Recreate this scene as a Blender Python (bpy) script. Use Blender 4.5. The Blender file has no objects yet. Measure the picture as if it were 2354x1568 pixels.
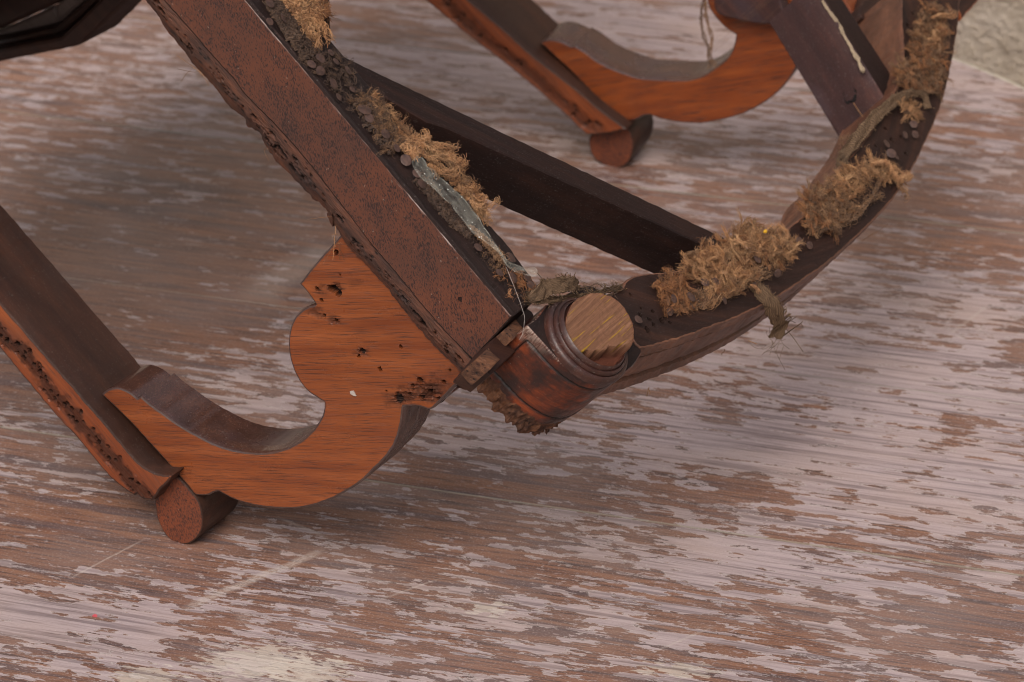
import bpy, bmesh, math, random
import numpy as np
from mathutils import Matrix, Vector, noise as mnoise
from mathutils.geometry import delaunay_2d_cdt
R_ = math.radians
rnd = random.Random(7)
nrs = np.random.RandomState(11)
S = bpy.context.scene
COL = S.collection

# ------------------------------------------------------------------ frames
# pose of the chair relative to the camera, recovered from the photograph's perspective
FPX = 7000.; CX, CY = 1176.5, 784.           # focal length / centre for a 2353 px wide picture
def unit(v): v = np.array(v, float); return v/np.linalg.norm(v)
Wd = unit([.445, .429, -.786])                # chair width axis (near side -> far side)
Bd = np.array([-.672, .740, .023]); Bd = unit(Bd - Wd*(Bd@Wd))   # towards the chair's back
Nd = np.cross(Wd, Bd)                         # towards the chair's feet
T0 = np.array([.219, .361, -1.86]); AL = R_(3.51); HW = .3346; TH = .0379
CH = np.stack([Wd, Bd, Nd], 1)
P_ = R_(28.63)
upv = unit(np.array([0, math.cos(P_), math.sin(P_)]) + .0088*Wd)
fwv = np.array([0, 0, -1.]); fwv = unit(fwv - upv*(fwv@upv)); rtv = np.cross(fwv, upv)
MW = np.stack([rtv, fwv, upv])                # camera axes -> world axes
def ray(x, y): return np.array([(x-CX)/FPX, -(y-CY)/FPX, -1.])
sa, ca = math.sin(AL), math.cos(AL)
SIDE = {'n': (np.array([-HW, 0, 0]), np.array([sa, ca, 0]), np.array([ca, -sa, 0])),
        'f': (np.array([HW, 0, 0]), np.array([-sa, ca, 0]), np.array([-ca, -sa, 0]))}
CAMC = -CH.T@T0
def sp(s, r, n, o):
    O, Rr, D = SIDE[s]; return O + Rr*r + D*o + np.array([0, 0, n])
def inv_o(x, y, s, o):                        # trace point -> (r, n) on a side plane
    O, Rr, D = SIDE[s]; d = CH.T@ray(x, y); Q = O + D*o
    k = ((Q-CAMC)@D)/(d@D); h = CAMC + k*d
    return (float((h-O)@Rr), float(h[2]))
def inv_n(x, y, n):                           # trace point -> (x, y) on a plane of the seat frame
    d = CH.T@ray(x, y); k = (n-CAMC[2])/d[2]; h = CAMC + k*d
    return (float(h[0]), float(h[1]))
NT = inv_o(1180, 726, 'n', -.009)[1]          # level of the seat frame's upturned underside
TZ = .75                                      # table height
_c0 = CH@sp('n', *inv_o(412, 1196, 'n', 0), 0) + T0
ORG = _c0 - upv*.0167
def cam2w(c): return MW@(c-ORG) + np.array([0, 0, TZ])
def chw(p):
    p = np.atleast_2d(p)
    return ((p@CH.T + T0) - ORG)@MW.T + np.array([0, 0, TZ])
CAMW = cam2w(np.zeros(3))
def tab(x, y, z=TZ):
    d = MW@ray(x, y); k = (z-CAMW[2])/d[2]; return CAMW + k*d

# ------------------------------------------------------------------ camera, world, sun
cam = bpy.data.cameras.new('camera'); co = bpy.data.objects.new('camera', cam); COL.objects.link(co)
m = Matrix([[*MW[i], CAMW[i]] for i in range(3)] + [[0, 0, 0, 1]])
co.matrix_world = m
cam.sensor_width = 36; cam.lens = FPX/2353*36; cam.clip_start = .05; cam.clip_end = 200
cam.dof.use_dof = True; cam.dof.focus_distance = 1.80; cam.dof.aperture_fstop = 13
S.camera = co
w = bpy.data.worlds.new("World"); S.world = w; w.use_nodes = True
nt_ = w.node_tree; bg = nt_.nodes['Background']
sky = nt_.nodes.new('ShaderNodeTexSky'); sky.sky_type = 'NISHITA'; sky.sun_disc = False
SUN_EL, SUN_AZ = R_(50), R_(-165)              # azimuth measured from +Y towards +X
sky.sun_elevation = SUN_EL; sky.sun_rotation = SUN_AZ; sky.dust_density = 6; sky.air_density = 1; sky.ozone_density = 1
hs = nt_.nodes.new('ShaderNodeHueSaturation'); hs.inputs['Saturation'].default_value = .62   # veiled, overcast sky
nt_.links.new(sky.outputs[0], hs.inputs['Color']); nt_.links.new(hs.outputs[0], bg.inputs['Color'])
bg.inputs['Strength'].default_value = .12
sun = bpy.data.lights.new('sun', 'SUN'); sun.energy = 1.45; sun.angle = R_(36); sun.color = (1, .94, .89)
so = bpy.data.objects.new('sun', sun); COL.objects.link(so)
sd = Vector((math.sin(SUN_AZ)*math.cos(SUN_EL), math.cos(SUN_AZ)*math.cos(SUN_EL), math.sin(SUN_EL)))
so.rotation_euler = sd.to_track_quat('Z', 'Y').to_euler(); so.location = (-2, 0, 4)
S.cycles.filter_width = 1.0
S.view_settings.view_transform = 'Standard'; S.view_settings.look = 'None'; S.view_settings.gamma = 1
S.view_settings.exposure = 0.22

# ------------------------------------------------------------------ material helpers
class MT:
    def __init__(s, name, rough=.5, spec=.4):
        s.m = bpy.data.materials.new(name); s.m.use_nodes = True; s.t = s.m.node_tree
        s.b = s.t.nodes['Principled BSDF']; s.b.inputs['Roughness'].default_value = rough
        s.b.inputs['Specular IOR Level'].default_value = spec
    def put(s, inp, v):
        if isinstance(v, bpy.types.NodeSocket): s.t.links.new(v, inp)
        elif isinstance(v, (tuple, list)) and len(v) == 3 and inp.type == 'RGBA': inp.default_value = (*v, 1)
        else: inp.default_value = v
    def attr(s, n='gc', out='Vector'):
        a = s.t.nodes.new('ShaderNodeAttribute'); a.attribute_name = n; return a.outputs[out]
    def map(s, v, scale=(1, 1, 1), loc=(0, 0, 0), rot=(0, 0, 0)):
        a = s.t.nodes.new('ShaderNodeMapping'); s.put(a.inputs['Vector'], v)
        a.inputs['Scale'].default_value = scale; a.inputs['Location'].default_value = loc; a.inputs['Rotation'].default_value = rot
        return a.outputs[0]
    def noise(s, v, scale=1, detail=4, rough=.5, dist=0, col=False):
        a = s.t.nodes.new('ShaderNodeTexNoise'); s.put(a.inputs['Vector'], v)
        a.inputs['Scale'].default_value = scale; a.inputs['Detail'].default_value = detail
        a.inputs['Roughness'].default_value = rough; a.inputs['Distortion'].default_value = dist
        return a.outputs['Color' if col else 'Fac']
    def vor(s, v, scale=1, feature='F1', rand=1):
        a = s.t.nodes.new('ShaderNodeTexVoronoi'); s.put(a.inputs['Vector'], v); a.feature = feature
        a.inputs['Scale'].default_value = scale; a.inputs['Randomness'].default_value = rand
        return a.outputs['Distance']
    def ramp(s, f, *st):
        a = s.t.nodes.new('ShaderNodeValToRGB'); s.put(a.inputs[0], f); e = a.color_ramp.elements
        while len(e) < len(st): e.new(.5)
        for k, (p, c) in enumerate(st):
            e[k].position = p; e[k].color = (*c, 1) if isinstance(c, tuple) else (c, c, c, 1)
        return a.outputs[0]
    def mr(s, f, a0, a1, b0=0., b1=1., smooth=False):
        a = s.t.nodes.new('ShaderNodeMapRange'); s.put(a.inputs[0], f)
        a.inputs[1].default_value = a0; a.inputs[2].default_value = a1; a.inputs[3].default_value = b0; a.inputs[4].default_value = b1
        if smooth: a.interpolation_type = 'SMOOTHSTEP'
        return a.outputs[0]
    def mix(s, f, a, b, mode='MIX'):
        n = s.t.nodes.new('ShaderNodeMix'); n.data_type = 'RGBA'; n.blend_type = mode
        s.put(n.inputs[0], f); s.put(n.inputs[6], a); s.put(n.inputs[7], b); return n.outputs[2]
    def ma(s, op, a, b=0., c=None):
        n = s.t.nodes.new('ShaderNodeMath'); n.operation = op; s.put(n.inputs[0], a); s.put(n.inputs[1], b)
        if c is not None: s.put(n.inputs[2], c)
        return n.outputs[0]
    def vm(s, op, a, b=(0, 0, 0)):
        n = s.t.nodes.new('ShaderNodeVectorMath'); n.operation = op; s.put(n.inputs[0], a); s.put(n.inputs[1], b)
        return n.outputs['Value' if op in ('LENGTH', 'DISTANCE', 'DOT_PRODUCT') else 0]
    def bump(s, h, dist=.001, strength=1., nrm=None):
        n = s.t.nodes.new('ShaderNodeBump'); s.put(n.inputs['Height'], h); n.inputs['Distance'].default_value = dist
        n.inputs['Strength'].default_value = strength
        if nrm is not None: s.put(n.inputs['Normal'], nrm)
        return n.outputs[0]
    def done(s, col, rough=None, nrm=None):
        s.put(s.b.inputs['Base Color'], col)
        if rough is not None: s.put(s.b.inputs['Roughness'], rough)
        if nrm is not None: s.put(s.b.inputs['Normal'], nrm)
        return s.m

def wood(name, c_lo, c_mid, c_hi, pore=(.02, .01, .008), ang=0., pores=.5, pscale=1., rough=.4, blot=.35, blotc=(.03, .012, .01), spec=.4, fig=1., dust=0.):
    """polished or cut wood: long grain along gc.x (turned by ang), dark pores, broad blotches"""
    k = MT(name, rough, spec); g = k.attr()
    v = k.map(g, rot=(0, 0, ang))
    warp = k.noise(k.map(v, (9, 22, 9)), 1, 2, col=True)
    v2 = k.vm('ADD', v, k.vm('MULTIPLY', k.vm('SUBTRACT', warp, (.5, .5, .5)), (.004*fig, .004*fig, .004*fig)))
    band = k.noise(k.map(v2, (8, 130, 60)), 1, 5, .6)
    fine = k.noise(k.map(v2, (60, 1100, 500)), 1, 3, .6)
    col = k.ramp(band, (.3, c_lo), (.5, c_mid), (.72, c_hi))
    col = k.mix(k.mr(fine, .35, .7, 0, .45), col, c_lo, 'MIX')
    por = k.noise(k.map(v2, (42*pscale, 1500*pscale, 900*pscale)), 1, 2, .5)
    pmask = k.mr(por, .56, .64, 0, pores)
    col = k.mix(pmask, col, pore)
    bl = k.noise(k.map(v, (22, 34, 30)), 1, 5, .6)
    col = k.mix(k.mr(bl, .5, .75, 0, blot), col, blotc)
    if dust:
        dn = k.noise(k.map(g, (900, 900, 900)), 1, 2)
        col = k.mix(k.mr(dn, .62, .72, 0, dust), col, (.45, .42, .38))
    wr = k.attr('wear_shade', 'Fac')
    col = k.mix(wr, col, k.mix(k.mr(fine, .4, .6), (.007, .005, .005), (.035, .022, .018)))  # worn rot goes dark; pit floors painted near-black as shade
    rr = k.ma('ADD', k.mr(bl, .3, .7, rough-.06, rough+.1), k.ma('MULTIPLY', wr, .5))
    k.put(k.b.inputs['Specular IOR Level'], k.ma('MULTIPLY', k.ma('SUBTRACT', 1., wr), spec))
    h = k.ma('SUBTRACT', k.ma('MULTIPLY', fine, .5), k.ma('MULTIPLY', pmask, .6))
    return k.done(col, rr, k.bump(h, .0005, .55))

def speckle(name, base, hi, spot, ang=R_(-28), rough=.5, edge=None):
    """cross-cut mahogany: rust ground full of short dark flecks"""
    k = MT(name, rough, .35); g = k.attr(); v = k.map(g, rot=(0, 0, ang))
    n1 = k.noise(k.map(v, (470, 1250, 900)), 1, 3, .65, .3)
    n2 = k.noise(k.map(v, (420, 1900, 900)), 1, 2, .5)
    n0 = k.noise(k.map(g, (16, 16, 16)), 1, 4, .6)
    n3 = k.noise(k.map(v, (60, 90, 90)), 1, 3, .6)
    col = k.mix(k.mr(n0, .3, .7), base, hi)
    f = k.ma('ADD', n1, k.ma('MULTIPLY', k.ma('SUBTRACT', n3, .5), .35))
    sp_ = k.mr(f, .52, .58, 0, .92)
    col = k.mix(sp_, col, spot)
    col = k.mix(k.mr(n2, .56, .68, 0, .6), col, spot)
    st = k.noise(k.map(g, (7, 60, 60)), 1, 3, .6)
    col = k.mix(k.mr(st, .55, .8, 0, .5), col, (.04, .02, .02))
    ch = k.noise(k.map(g, (500, 500, 500)), 1, 3)
    col = k.mix(k.mr(ch, .72, .75, 0, .45), col, (.4, .35, .32))
    wr = k.attr('wear_shade', 'Fac')
    if edge is not None:
        sx = k.t.nodes.new('ShaderNodeSeparateXYZ'); k.put(sx.inputs[0], g)
        en = k.noise(k.map(g, (60, 500, 500)), 1, 5, .7); ev = k.ma('ADD', sx.outputs[1], k.ma('MULTIPLY', k.ma('SUBTRACT', en, .5), .006))
        col = k.mix(k.mr(ev, edge-.0022, edge-.0008, 0, .75), col, k.mix(k.mr(en, .4, .6), (.20, .12, .10), (.50, .42, .40)))
        dv = k.ma('ADD', sx.outputs[1], k.ma('MULTIPLY', k.ma('SUBTRACT', n0, .5), .02))
        col = k.mix(k.mr(dv, edge-.046, edge-.058, 0, .75), col, (.045, .034, .036))
    wcol = k.mix(k.mr(n1, .35, .65), (.05, .035, .032), (.13, .07, .045))
    wcol = k.mix(k.mr(n3, .4, .65), wcol, (.035, .03, .032))
    col = k.mix(wr, col, wcol)
    return k.done(col, k.ma('ADD', k.mr(n0, .3, .7, rough-.08, rough+.12), k.ma('MULTIPLY', wr, .2)), k.bump(k.ma('SUBTRACT', n2, k.ma('MULTIPLY', sp_, .5)), .0004, .4))

def rotten(name, c1, c2, c3, rough=.75):
    k = MT(name, rough, .3); g = k.attr()
    n1 = k.noise(k.map(g, (60, 240, 240)), 1, 6, .65); n2 = k.noise(k.map(g, (25, 70, 70)), 1, 4, .6)
    n4 = k.noise(k.map(g, (150, 1300, 1300)), 1, 3, .6)
    col = k.mix(k.mr(n1, .35, .65), c1, c2); col = k.mix(k.mr(n2, .45, .7, 0, .85), col, c3)
    col = k.mix(k.mr(n4, .5, .7, 0, .4), col, (.02, .012, .01))
    wr = k.attr('wear_shade', 'Fac'); col = k.mix(k.mr(wr, .1, .6), col, (.006, .004, .004))  # holes coloured near-black, their inner shade put into the colour
    ho = k.vor(k.map(g, (170, 330, 330)), 1)
    hm = k.ma('MULTIPLY', k.mr(ho, .16, .24, 1, 0), k.mr(n2, .42, .55))
    col = k.mix(k.ma('MULTIPLY', hm, .8), col, (.01, .007, .006))
    h = k.ma('SUBTRACT', k.ma('ADD', n1, n4), k.ma('MULTIPLY', hm, 1.5))
    return k.done(col, k.mr(n2, .4, .6, rough-.25, rough+.05), k.bump(h, .0016, .8))

def fibre(name, c1, c2, c3, rough=.85):
    k = MT(name, rough, .15); g = k.attr()
    n1 = k.noise(k.map(g, (90, 90, 90)), 1, 3, .6); n2 = k.noise(k.map(g, (700, 700, 700)), 1, 2, .5)
    col = k.mix(k.mr(n1, .35, .65), c1, c2); col = k.mix(k.mr(n2, .45, .7, 0, .7), col, c3)
    col = k.mix(k.attr('wear_shade', 'Fac'), col, k.mix(.8, col, (.03, .014, .008)))
    k.b.inputs['Sheen Weight'].default_value = .1
    return k.done(col)

M = {}
M['cut'] = wood('mahogany_cut_face', (.135, .031, .009), (.200, .052, .014), (.27, .076, .023), pores=.6, pscale=1.3, rough=.30, blot=.35, blotc=(.15, .036, .014))
M['cutfar'] = wood('mahogany_far_face', (.13, .027, .006), (.21, .047, .010), (.28, .07, .015), pores=.7, rough=.36, blot=.5, blotc=(.07, .018, .01))
M['varnish'] = wood('aged_varnish_edge', (.042, .019, .014), (.065, .028, .020), (.10, .042, .026), pores=.1, rough=.22, blot=.7, blotc=(.045, .03, .036), dust=.1, spec=1.0)
M['bartop'] = wood('bar_inner_face', (.022, .009, .006), (.040, .016, .0095), (.066, .023, .012), pores=.15, rough=.45, blot=.6, blotc=(.035, .018, .014), dust=.06, spec=.35)
M['rail'] = speckle('speckled_rail_face', (.130, .041, .021), (.068, .028, .019), (.018, .010, .010), edge=NT)
M['roller'] = speckle('roller_end_grain', (.20, .047, .016), (.13, .037, .018), (.035, .015, .012), rough=.5)
M['railtop'] = wood('rail_upper_face', (.012, .0065, .0055), (.019, .0105, .009), (.036, .018, .014), pores=.3, rough=.6, blot=.5, blotc=(.016, .011, .011), dust=.08, spec=.2)
M['front'] = wood('front_rail_wood', (.014, .0065, .005), (.028, .0125, .009), (.06, .024, .014), pores=.4, rough=.6, blot=.6, blotc=(.018, .011, .010), dust=.06, spec=.2)
M['brace'] = wood('brace_wood', (.010, .0045, .0035), (.019, .008, .006), (.042, .016, .010), pores=.3, rough=.6, blot=.6, blotc=(.016, .009, .009), dust=.07, spec=.22)
M['brace2'] = wood('brace_wood_reddish', (.028, .012, .012), (.044, .018, .016), (.10, .036, .025), pores=.3, rough=.6, blot=.75, blotc=(.05, .03, .036), dust=.1, spec=.35)
def blockmat():
    k = MT('leg_block_mahogany', .34, .3); g = k.attr()
    a = k.noise(k.map(g, (26, 40, 26)), 1, 5, .62); b = k.noise(k.map(g, (1500, 150, 400)), 1, 4, .6); c = k.noise(k.map(g, (60, 60, 60)), 1, 4, .65); b2 = k.noise(k.map(g, (120, 22, 60)), 1, 4, .6)
    col = k.ramp(b2, (.34, (.035, .012, .008)), (.5, (.095, .021, .009)), (.66, (.21, .042, .012)))
    col = k.mix(k.mr(a, .44, .56, 0, .92), col, (.022, .012, .011)); col = k.mix(k.mr(b, .5, .7, 0, .5), col, (.022, .010, .008))
    col = k.mix(k.mr(c, .60, .72, 0, .8), col, (.02, .012, .012)); d = k.noise(k.map(g, (600, 600, 600)), 1, 3)
    col = k.mix(k.mr(d, .68, .74, 0, .35), col, (.4, .3, .25)); col = k.mix(k.attr('wear_shade', 'Fac'), col, (.010, .008, .008))
    sx = k.t.nodes.new('ShaderNodeSeparateXYZ'); k.put(sx.inputs[0], g); e_ = k.noise(k.map(g, (160, 900, 1)), 1, 5, .7)
    sc = k.ma('MULTIPLY', k.mr(sx.outputs[0], .012, .0005), k.mr(sx.outputs[1], .022, .001)); sc = k.ma('MULTIPLY', sc, k.mr(e_, .42, .56))
    ed = k.ma('MULTIPLY', k.mr(sx.outputs[0], .0022, .0004), k.mr(e_, .5, .6)); col = k.mix(k.ma('MAXIMUM', sc, k.ma('MULTIPLY', ed, .6)), col, (.36, .27, .22))
    return k.done(col, k.mr(c, .3, .7, .26, .5), k.bump(k.ma('ADD', b, c), .0006, .5))
M['block'] = blockmat()
M['rings'] = wood('ring_moulding_wood', (.025, .010, .008), (.05, .018, .013), (.085, .03, .018), pores=.3, rough=.38, blot=.6, blotc=(.03, .02, .02), dust=.2, spec=.45)
M['stump'] = wood('fresh_sawn_wood', (.20, .098, .052), (.29, .155, .085), (.36, .21, .12), pore=(.10, .045, .025), pores=.7, pscale=.8, rough=.8, blot=.2, blotc=(.34, .19, .04), spec=.2)
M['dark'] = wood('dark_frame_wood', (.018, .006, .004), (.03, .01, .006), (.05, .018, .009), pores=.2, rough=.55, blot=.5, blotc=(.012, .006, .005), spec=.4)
M['worm'] = rotten('worm_eaten_wood', (.052, .023, .015), (.13, .043, .021), (.024, .018, .018))
M['worm2'] = rotten('worm_eaten_black', (.035, .018, .013), (.22, .055, .02), (.025, .018, .018), .5)
M['broken'] = rotten('splintered_wood', (.06, .023, .013), (.20, .085, .042), (.024, .013, .011))
M['jute'] = fibre('tan_jute', (.36, .175, .078), (.50, .29, .145), (.23, .09, .035))
M['juter'] = fibre('rusty_jute', (.25, .10, .038), (.36, .17, .075), (.14, .05, .02))
M['jutedk'] = fibre('dirty_webbing', (.07, .042, .03), (.13, .078, .05), (.04, .026, .022))
M['jutebr'] = fibre('brown_webbing', (.20, .105, .055), (.30, .17, .09), (.10, .05, .028))
M['ribbon'] = fibre('brown_ribbon_cloth', (.16, .10, .058), (.24, .155, .09), (.07, .042, .027))
def tackmat():
    k = MT('rusty_tack', .6, .4); g = k.attr(); n1 = k.noise(k.map(g, (300, 300, 300)), 1, 4, .6)
    k.b.inputs['Metallic'].default_value = .25
    return k.done(k.mix(k.mr(n1, .35, .65), (.05, .029, .024), (.10, .054, .04)), .55, k.bump(n1, .0004, .6))
M['tack'] = tackmat()
def film():
    k = MT('clear_film', .14, .5); g = k.attr(); n1 = k.noise(k.map(g, (500, 900, 500)), 1, 3, .6)
    n2 = k.noise(k.map(g, (60, 120, 60)), 1, 4, .6)
    k.b.inputs['IOR'].default_value = 1.4
    col = k.mix(k.mr(n1, .66, .70), (.74, .71, .60), (.95, .95, .92))
    al = k.ma('ADD', k.mr(n2, .35, .75, .0, .16), k.mr(n1, .67, .70, 0, .6))
    k.put(k.b.inputs['Alpha'], al)
    return k.done(col, .16, k.bump(n2, .002, .6))
M['film'] = film()
def plain(name, col, rough=.7, v=.25, sc=80):
    k = MT(name, rough, .3); g = k.attr(); n1 = k.noise(g, sc, 4, .6)
    return k.done(k.mix(k.mr(n1, .35, .65), col, tuple(c*(1-v) for c in col)), rough, k.bump(n1, .001, .4))
M['chip'] = plain('bare_chipped_wood', (.36, .27, .18), .8)
M['grey'] = wood('grey_faded_wood', (.09, .06, .052), (.13, .09, .08), (.17, .12, .105), pores=.2, rough=.5, blot=.4, blotc=(.07, .05, .046))
M['yellow'] = plain('yellow_speck', (.6, .33, .02), .5)
M['white'] = plain('white_fleck', (.42, .36, .32), .5)

def table_mat(seed=0.):
    k = MT('worn_limed_table_wood', .5, .6); g = k.attr()
    a = k.map(g, (1, 1, 1))
    warp = k.noise(k.map(a, (2.2, 4.5, 1)), 1, 2, .5, col=True)
    v = k.vm('ADD', a, k.vm('MULTIPLY', k.vm('SUBTRACT', warp, (.5, .5, .5)), (.03, .022, 0)))
    warp2 = k.noise(k.map(a, (30, 60, 1)), 1, 3, .6, col=True)
    v = k.vm('ADD', v, k.vm('MULTIPLY', k.vm('SUBTRACT', warp2, (.5, .5, .5)), (.004, .0012, 0)))
    streak = k.noise(k.map(v, (5, 190, 1)), 1, 4, .6)       # growth rings
    fine = k.noise(k.map(v, (20, 460, 1)), 1, 5, .7)        # pores
    broad = k.noise(k.map(v, (1.6, 9, 1), (seed, 0, 0)), 1, 3, .5)
    patch = k.noise(k.map(v, (29, 88, 1), (3.3+seed, 1.7, 0)), 1, 10, .62)
    patch2 = k.noise(k.map(v, (85, 240, 1), (8.1, 2, 0)), 1, 6, .65)
    flecks = k.noise(k.map(v, (120, 300, 1), (1, 5, 0)), 1, 4, .6)
    # where the finish has worn through (measured places on the table top)
    bias = None
    for (px, py, rx, ry, s_) in BLOBS:
        c = tab(px, py)
        q = k.vm('SUBTRACT', k.attr('wp'), (float(c[0]), float(c[1]), 0.))
        q = k.map(q, (1/rx, 1/ry, 1), rot=(0, 0, 0))
        d = k.vm('LENGTH', q); bl = k.mr(d, 0, 1, s_, 0, True)
        bias = bl if bias is None else k.ma('ADD', bias, bl)
    f = k.ma('ADD', patch, k.ma('MULTIPLY', k.ma('SUBTRACT', patch2, .5), .30))
    f = k.ma('ADD', f, k.ma('MULTIPLY', k.ma('SUBTRACT', streak, .5), -.48))
    f = k.ma('ADD', f, k.ma('MULTIPLY', k.ma('SUBTRACT', broad, .5), .40))
    f = k.ma('ADD', f, bias)
    mask = k.mr(f, .536, .541)
    rim = k.ma('MULTIPLY', k.mr(f, .532, .539), k.mr(f, .557, .542))
    fl = k.ma('MULTIPLY', k.mr(flecks, .615, .625), k.mr(f, .33, .47))
    mask = k.ma('MAXIMUM', mask, k.ma('MULTIPLY', fl, .85))
    brown = k.ramp(streak, (.36, (.078, .050, .050)), (.45, (.200, .086, .052)), (.62, (.275, .128, .074)))
    brown = k.mix(k.mr(broad, .35, .7, 0, .55), brown, (.17, .105, .080))
    brown = k.mix(k.mr(fine, .40, .50, .85, 0), brown, (.050, .030, .031))
    dark = k.noise(k.map(v, (6, 85, 1), (0, 9, 0)), 1, 4, .6)
    brown = k.mix(k.mr(dark, .54, .62, 0, .7), brown, (.088, .064, .070))
    pale = k.ramp(streak, (.38, (.215, .165, .168)), (.46, (.37, .292, .290)), (.66, (.44, .350, .345)))
    pale = k.mix(k.mr(fine, .38, .48, .7, 0), pale, (.22, .165, .16))
    pink = k.noise(k.map(a, (6, 16, 1)), 1, 4, .6)
    pale = k.mix(k.mr(pink, .45, .7, 0, .6), pale, (.41, .30, .255))
    dk2 = k.ma('MULTIPLY', k.mr(fine, .54, .60), k.mr(streak, .50, .42))
    pale = k.mix(k.ma('MULTIPLY', dk2, .75), pale, (.15, .105, .095))
    haze = k.noise(k.map(a, (9, 14, 1), (4, 4, 0)), 1, 5, .6)
    brown = k.mix(k.mr(haze, .40, .72, 0, .45), brown, (.25, .19, .175))
    speck = k.noise(k.map(a, (700, 900, 1)), 1, 2, .5)
    brown = k.mix(k.mr(speck, .56, .66, 0, .55), brown, (.33, .26, .235))
    pale = k.mix(k.mr(speck, .42, .34, 0, .35), pale, (.25, .19, .17))
    col = k.mix(mask, brown, pale)
    col = k.mix(k.ma('MULTIPLY', rim, .75), col, (.56, .49, .46))
    # bare bright patches (old white filler)
    for (px, py, rx, ry) in ((600, 1525, .055, .028), (330, 1560, .03, .02), (700, 1545, .04, .025), (1120, 1400, .02, .014), (1560, 1540, .03, .012)):
        c = tab(px, py); q = k.map(k.vm('SUBTRACT', k.attr('wp'), (float(c[0]), float(c[1]), 0.)), (1/rx, 1/ry, 1))
        d = k.ma('ADD', k.vm('LENGTH', q), k.ma('MULTIPLY', k.ma('SUBTRACT', patch2, .5), 3.2))
        col = k.mix(k.mr(d, .62, .55, 0, .6), col, k.mix(k.mr(streak, .40, .46), (.25, .2, .17), (.56, .49, .42)))
    # scuffs and scratches
    for (x0, y0, x1, y1, wd, st) in SCR:
        A = tab(x0, y0); B = tab(x1, y1); L = float(np.linalg.norm((B-A)[:2])); an = math.atan2(B[1]-A[1], B[0]-A[0])
        q = k.map(k.vm('SUBTRACT', k.attr('wp'), (float(A[0]), float(A[1]), 0.)), rot=(0, 0, -an))
        sx = k.t.nodes.new('ShaderNodeSeparateXYZ'); k.put(sx.inputs[0], q)
        wob = k.ma('MULTIPLY', k.ma('SUBTRACT', k.noise(k.map(q, (18, 0, 0)), 1, 3), .5), wd*3)
        dy = k.ma('ABSOLUTE', k.ma('ADD', sx.outputs[1], wob))
        inx = k.ma('MULTIPLY', k.mr(sx.outputs[0], -.004, .01), k.mr(sx.outputs[0], L-.01, L+.004, 1, 0))
        br = k.noise(k.map(q, (260, 1500, 1)), 1, 3, .7)
        mm = k.ma('MULTIPLY', k.ma('MULTIPLY', k.mr(dy, wd, wd*.3, 0, 1), inx), k.mr(br, .35, .62, .1, st))
        col = k.mix(mm, col, (.50, .42, .37))
    c = tab(218, 1415); d = k.ma('ADD', k.vm('LENGTH', k.vm('SUBTRACT', k.attr('wp'), (float(c[0]), float(c[1]), 0.))), k.ma('MULTIPLY', k.noise(a, 500, 2), .003))
    col = k.mix(k.mr(d, .0034, .0030, 0, .8), col, (.62, .06, .08))
    seam = k.attr('wear_shade', 'Fac')
    col = k.mix(seam, col, (.22, .185, .14))
    rgh = k.ma('ADD', k.ma('MULTIPLY', mask, .12), k.mr(fine, .3, .7, .38, .28))
    h = k.ma('ADD', k.ma('MULTIPLY', mask, -.9), k.ma('MULTIPLY', fine, .6))
    h = k.ma('ADD', h, k.ma('MULTIPLY', streak, .4))
    return k.done(col, rgh, k.bump(h, .0008, .7))
BLOBS = [(2100, 250, .30, .22, .05), (2050, 780, .26, .13, .05), (850, 820, .10, .07, .06), (1150, 300, .25, .15, .04), (1000, 1150, .15, .10, -.09), (250, 1220, .16, .10, -.11), (300, 620, .32, .30, -.12), (2000, 1000, .22, .16, .13), (1500, 900, .2, .1, .03),
         (2200, 985, .022, .05, -.17), (1700, 1130, .07, .04, -.10), (2250, 1430, .10, .04, -.10), (150, 1420, .10, .06, .10), (1000, 1350, .1, .05, -.06),
         (1650, 1300, .16, .05, .08), (1500, 100, .35, .2, .08), (600, 900, .1, .08, .07), (500, 720, .07, .05, -.12), (1300, 1300, .10, .05, -.05), (2050, 1180, .13, .04, .08)]
SCR = [(425, 1400, 740, 1262, .0045, .75), (560, 1430, 560, 1400, .006, .5), (590, 690, 740, 560, .022, .35), (160, 1330, 330, 1240, .001, .7), (640, 1190, 760, 1240, .002, .5),
       (2270, 700, 2180, 770, .002, .4), (1500, 1500, 1640, 1440, .0012, .5), (870, 1380, 1010, 1330, .0012, .5), (1700, 1380, 1780, 1440, .001, .5), (400, 1050, 440, 1180, .0012, .3)]
M['table'] = table_mat()
M['edge'] = plain('cream_edge_band', (.55, .50, .40), .7, .35, 120)
def wallmat():
    k = MT('rough_stone_render', .9, .2); g = k.attr()
    n1 = k.noise(g, 22, 8, .65); n2 = k.noise(g, 160, 4, .6); n3 = k.noise(g, 5, 4, .6)
    col = k.ramp(n1, (.3, (.24, .19, .15)), (.5, (.42, .35, .295)), (.7, (.54, .47, .41)))
    col = k.mix(k.mr(n2, .5, .7, 0, .6), col, (.42, .33, .24)); col = k.mix(k.mr(n3, .4, .7, 0, .5), col, (.60, .50, .38))
    return k.done(col, .9, k.bump(k.ma('ADD', n1, k.ma('MULTIPLY', n2, .5)), .02, 1.))
M['wall'] = wallmat()

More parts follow.
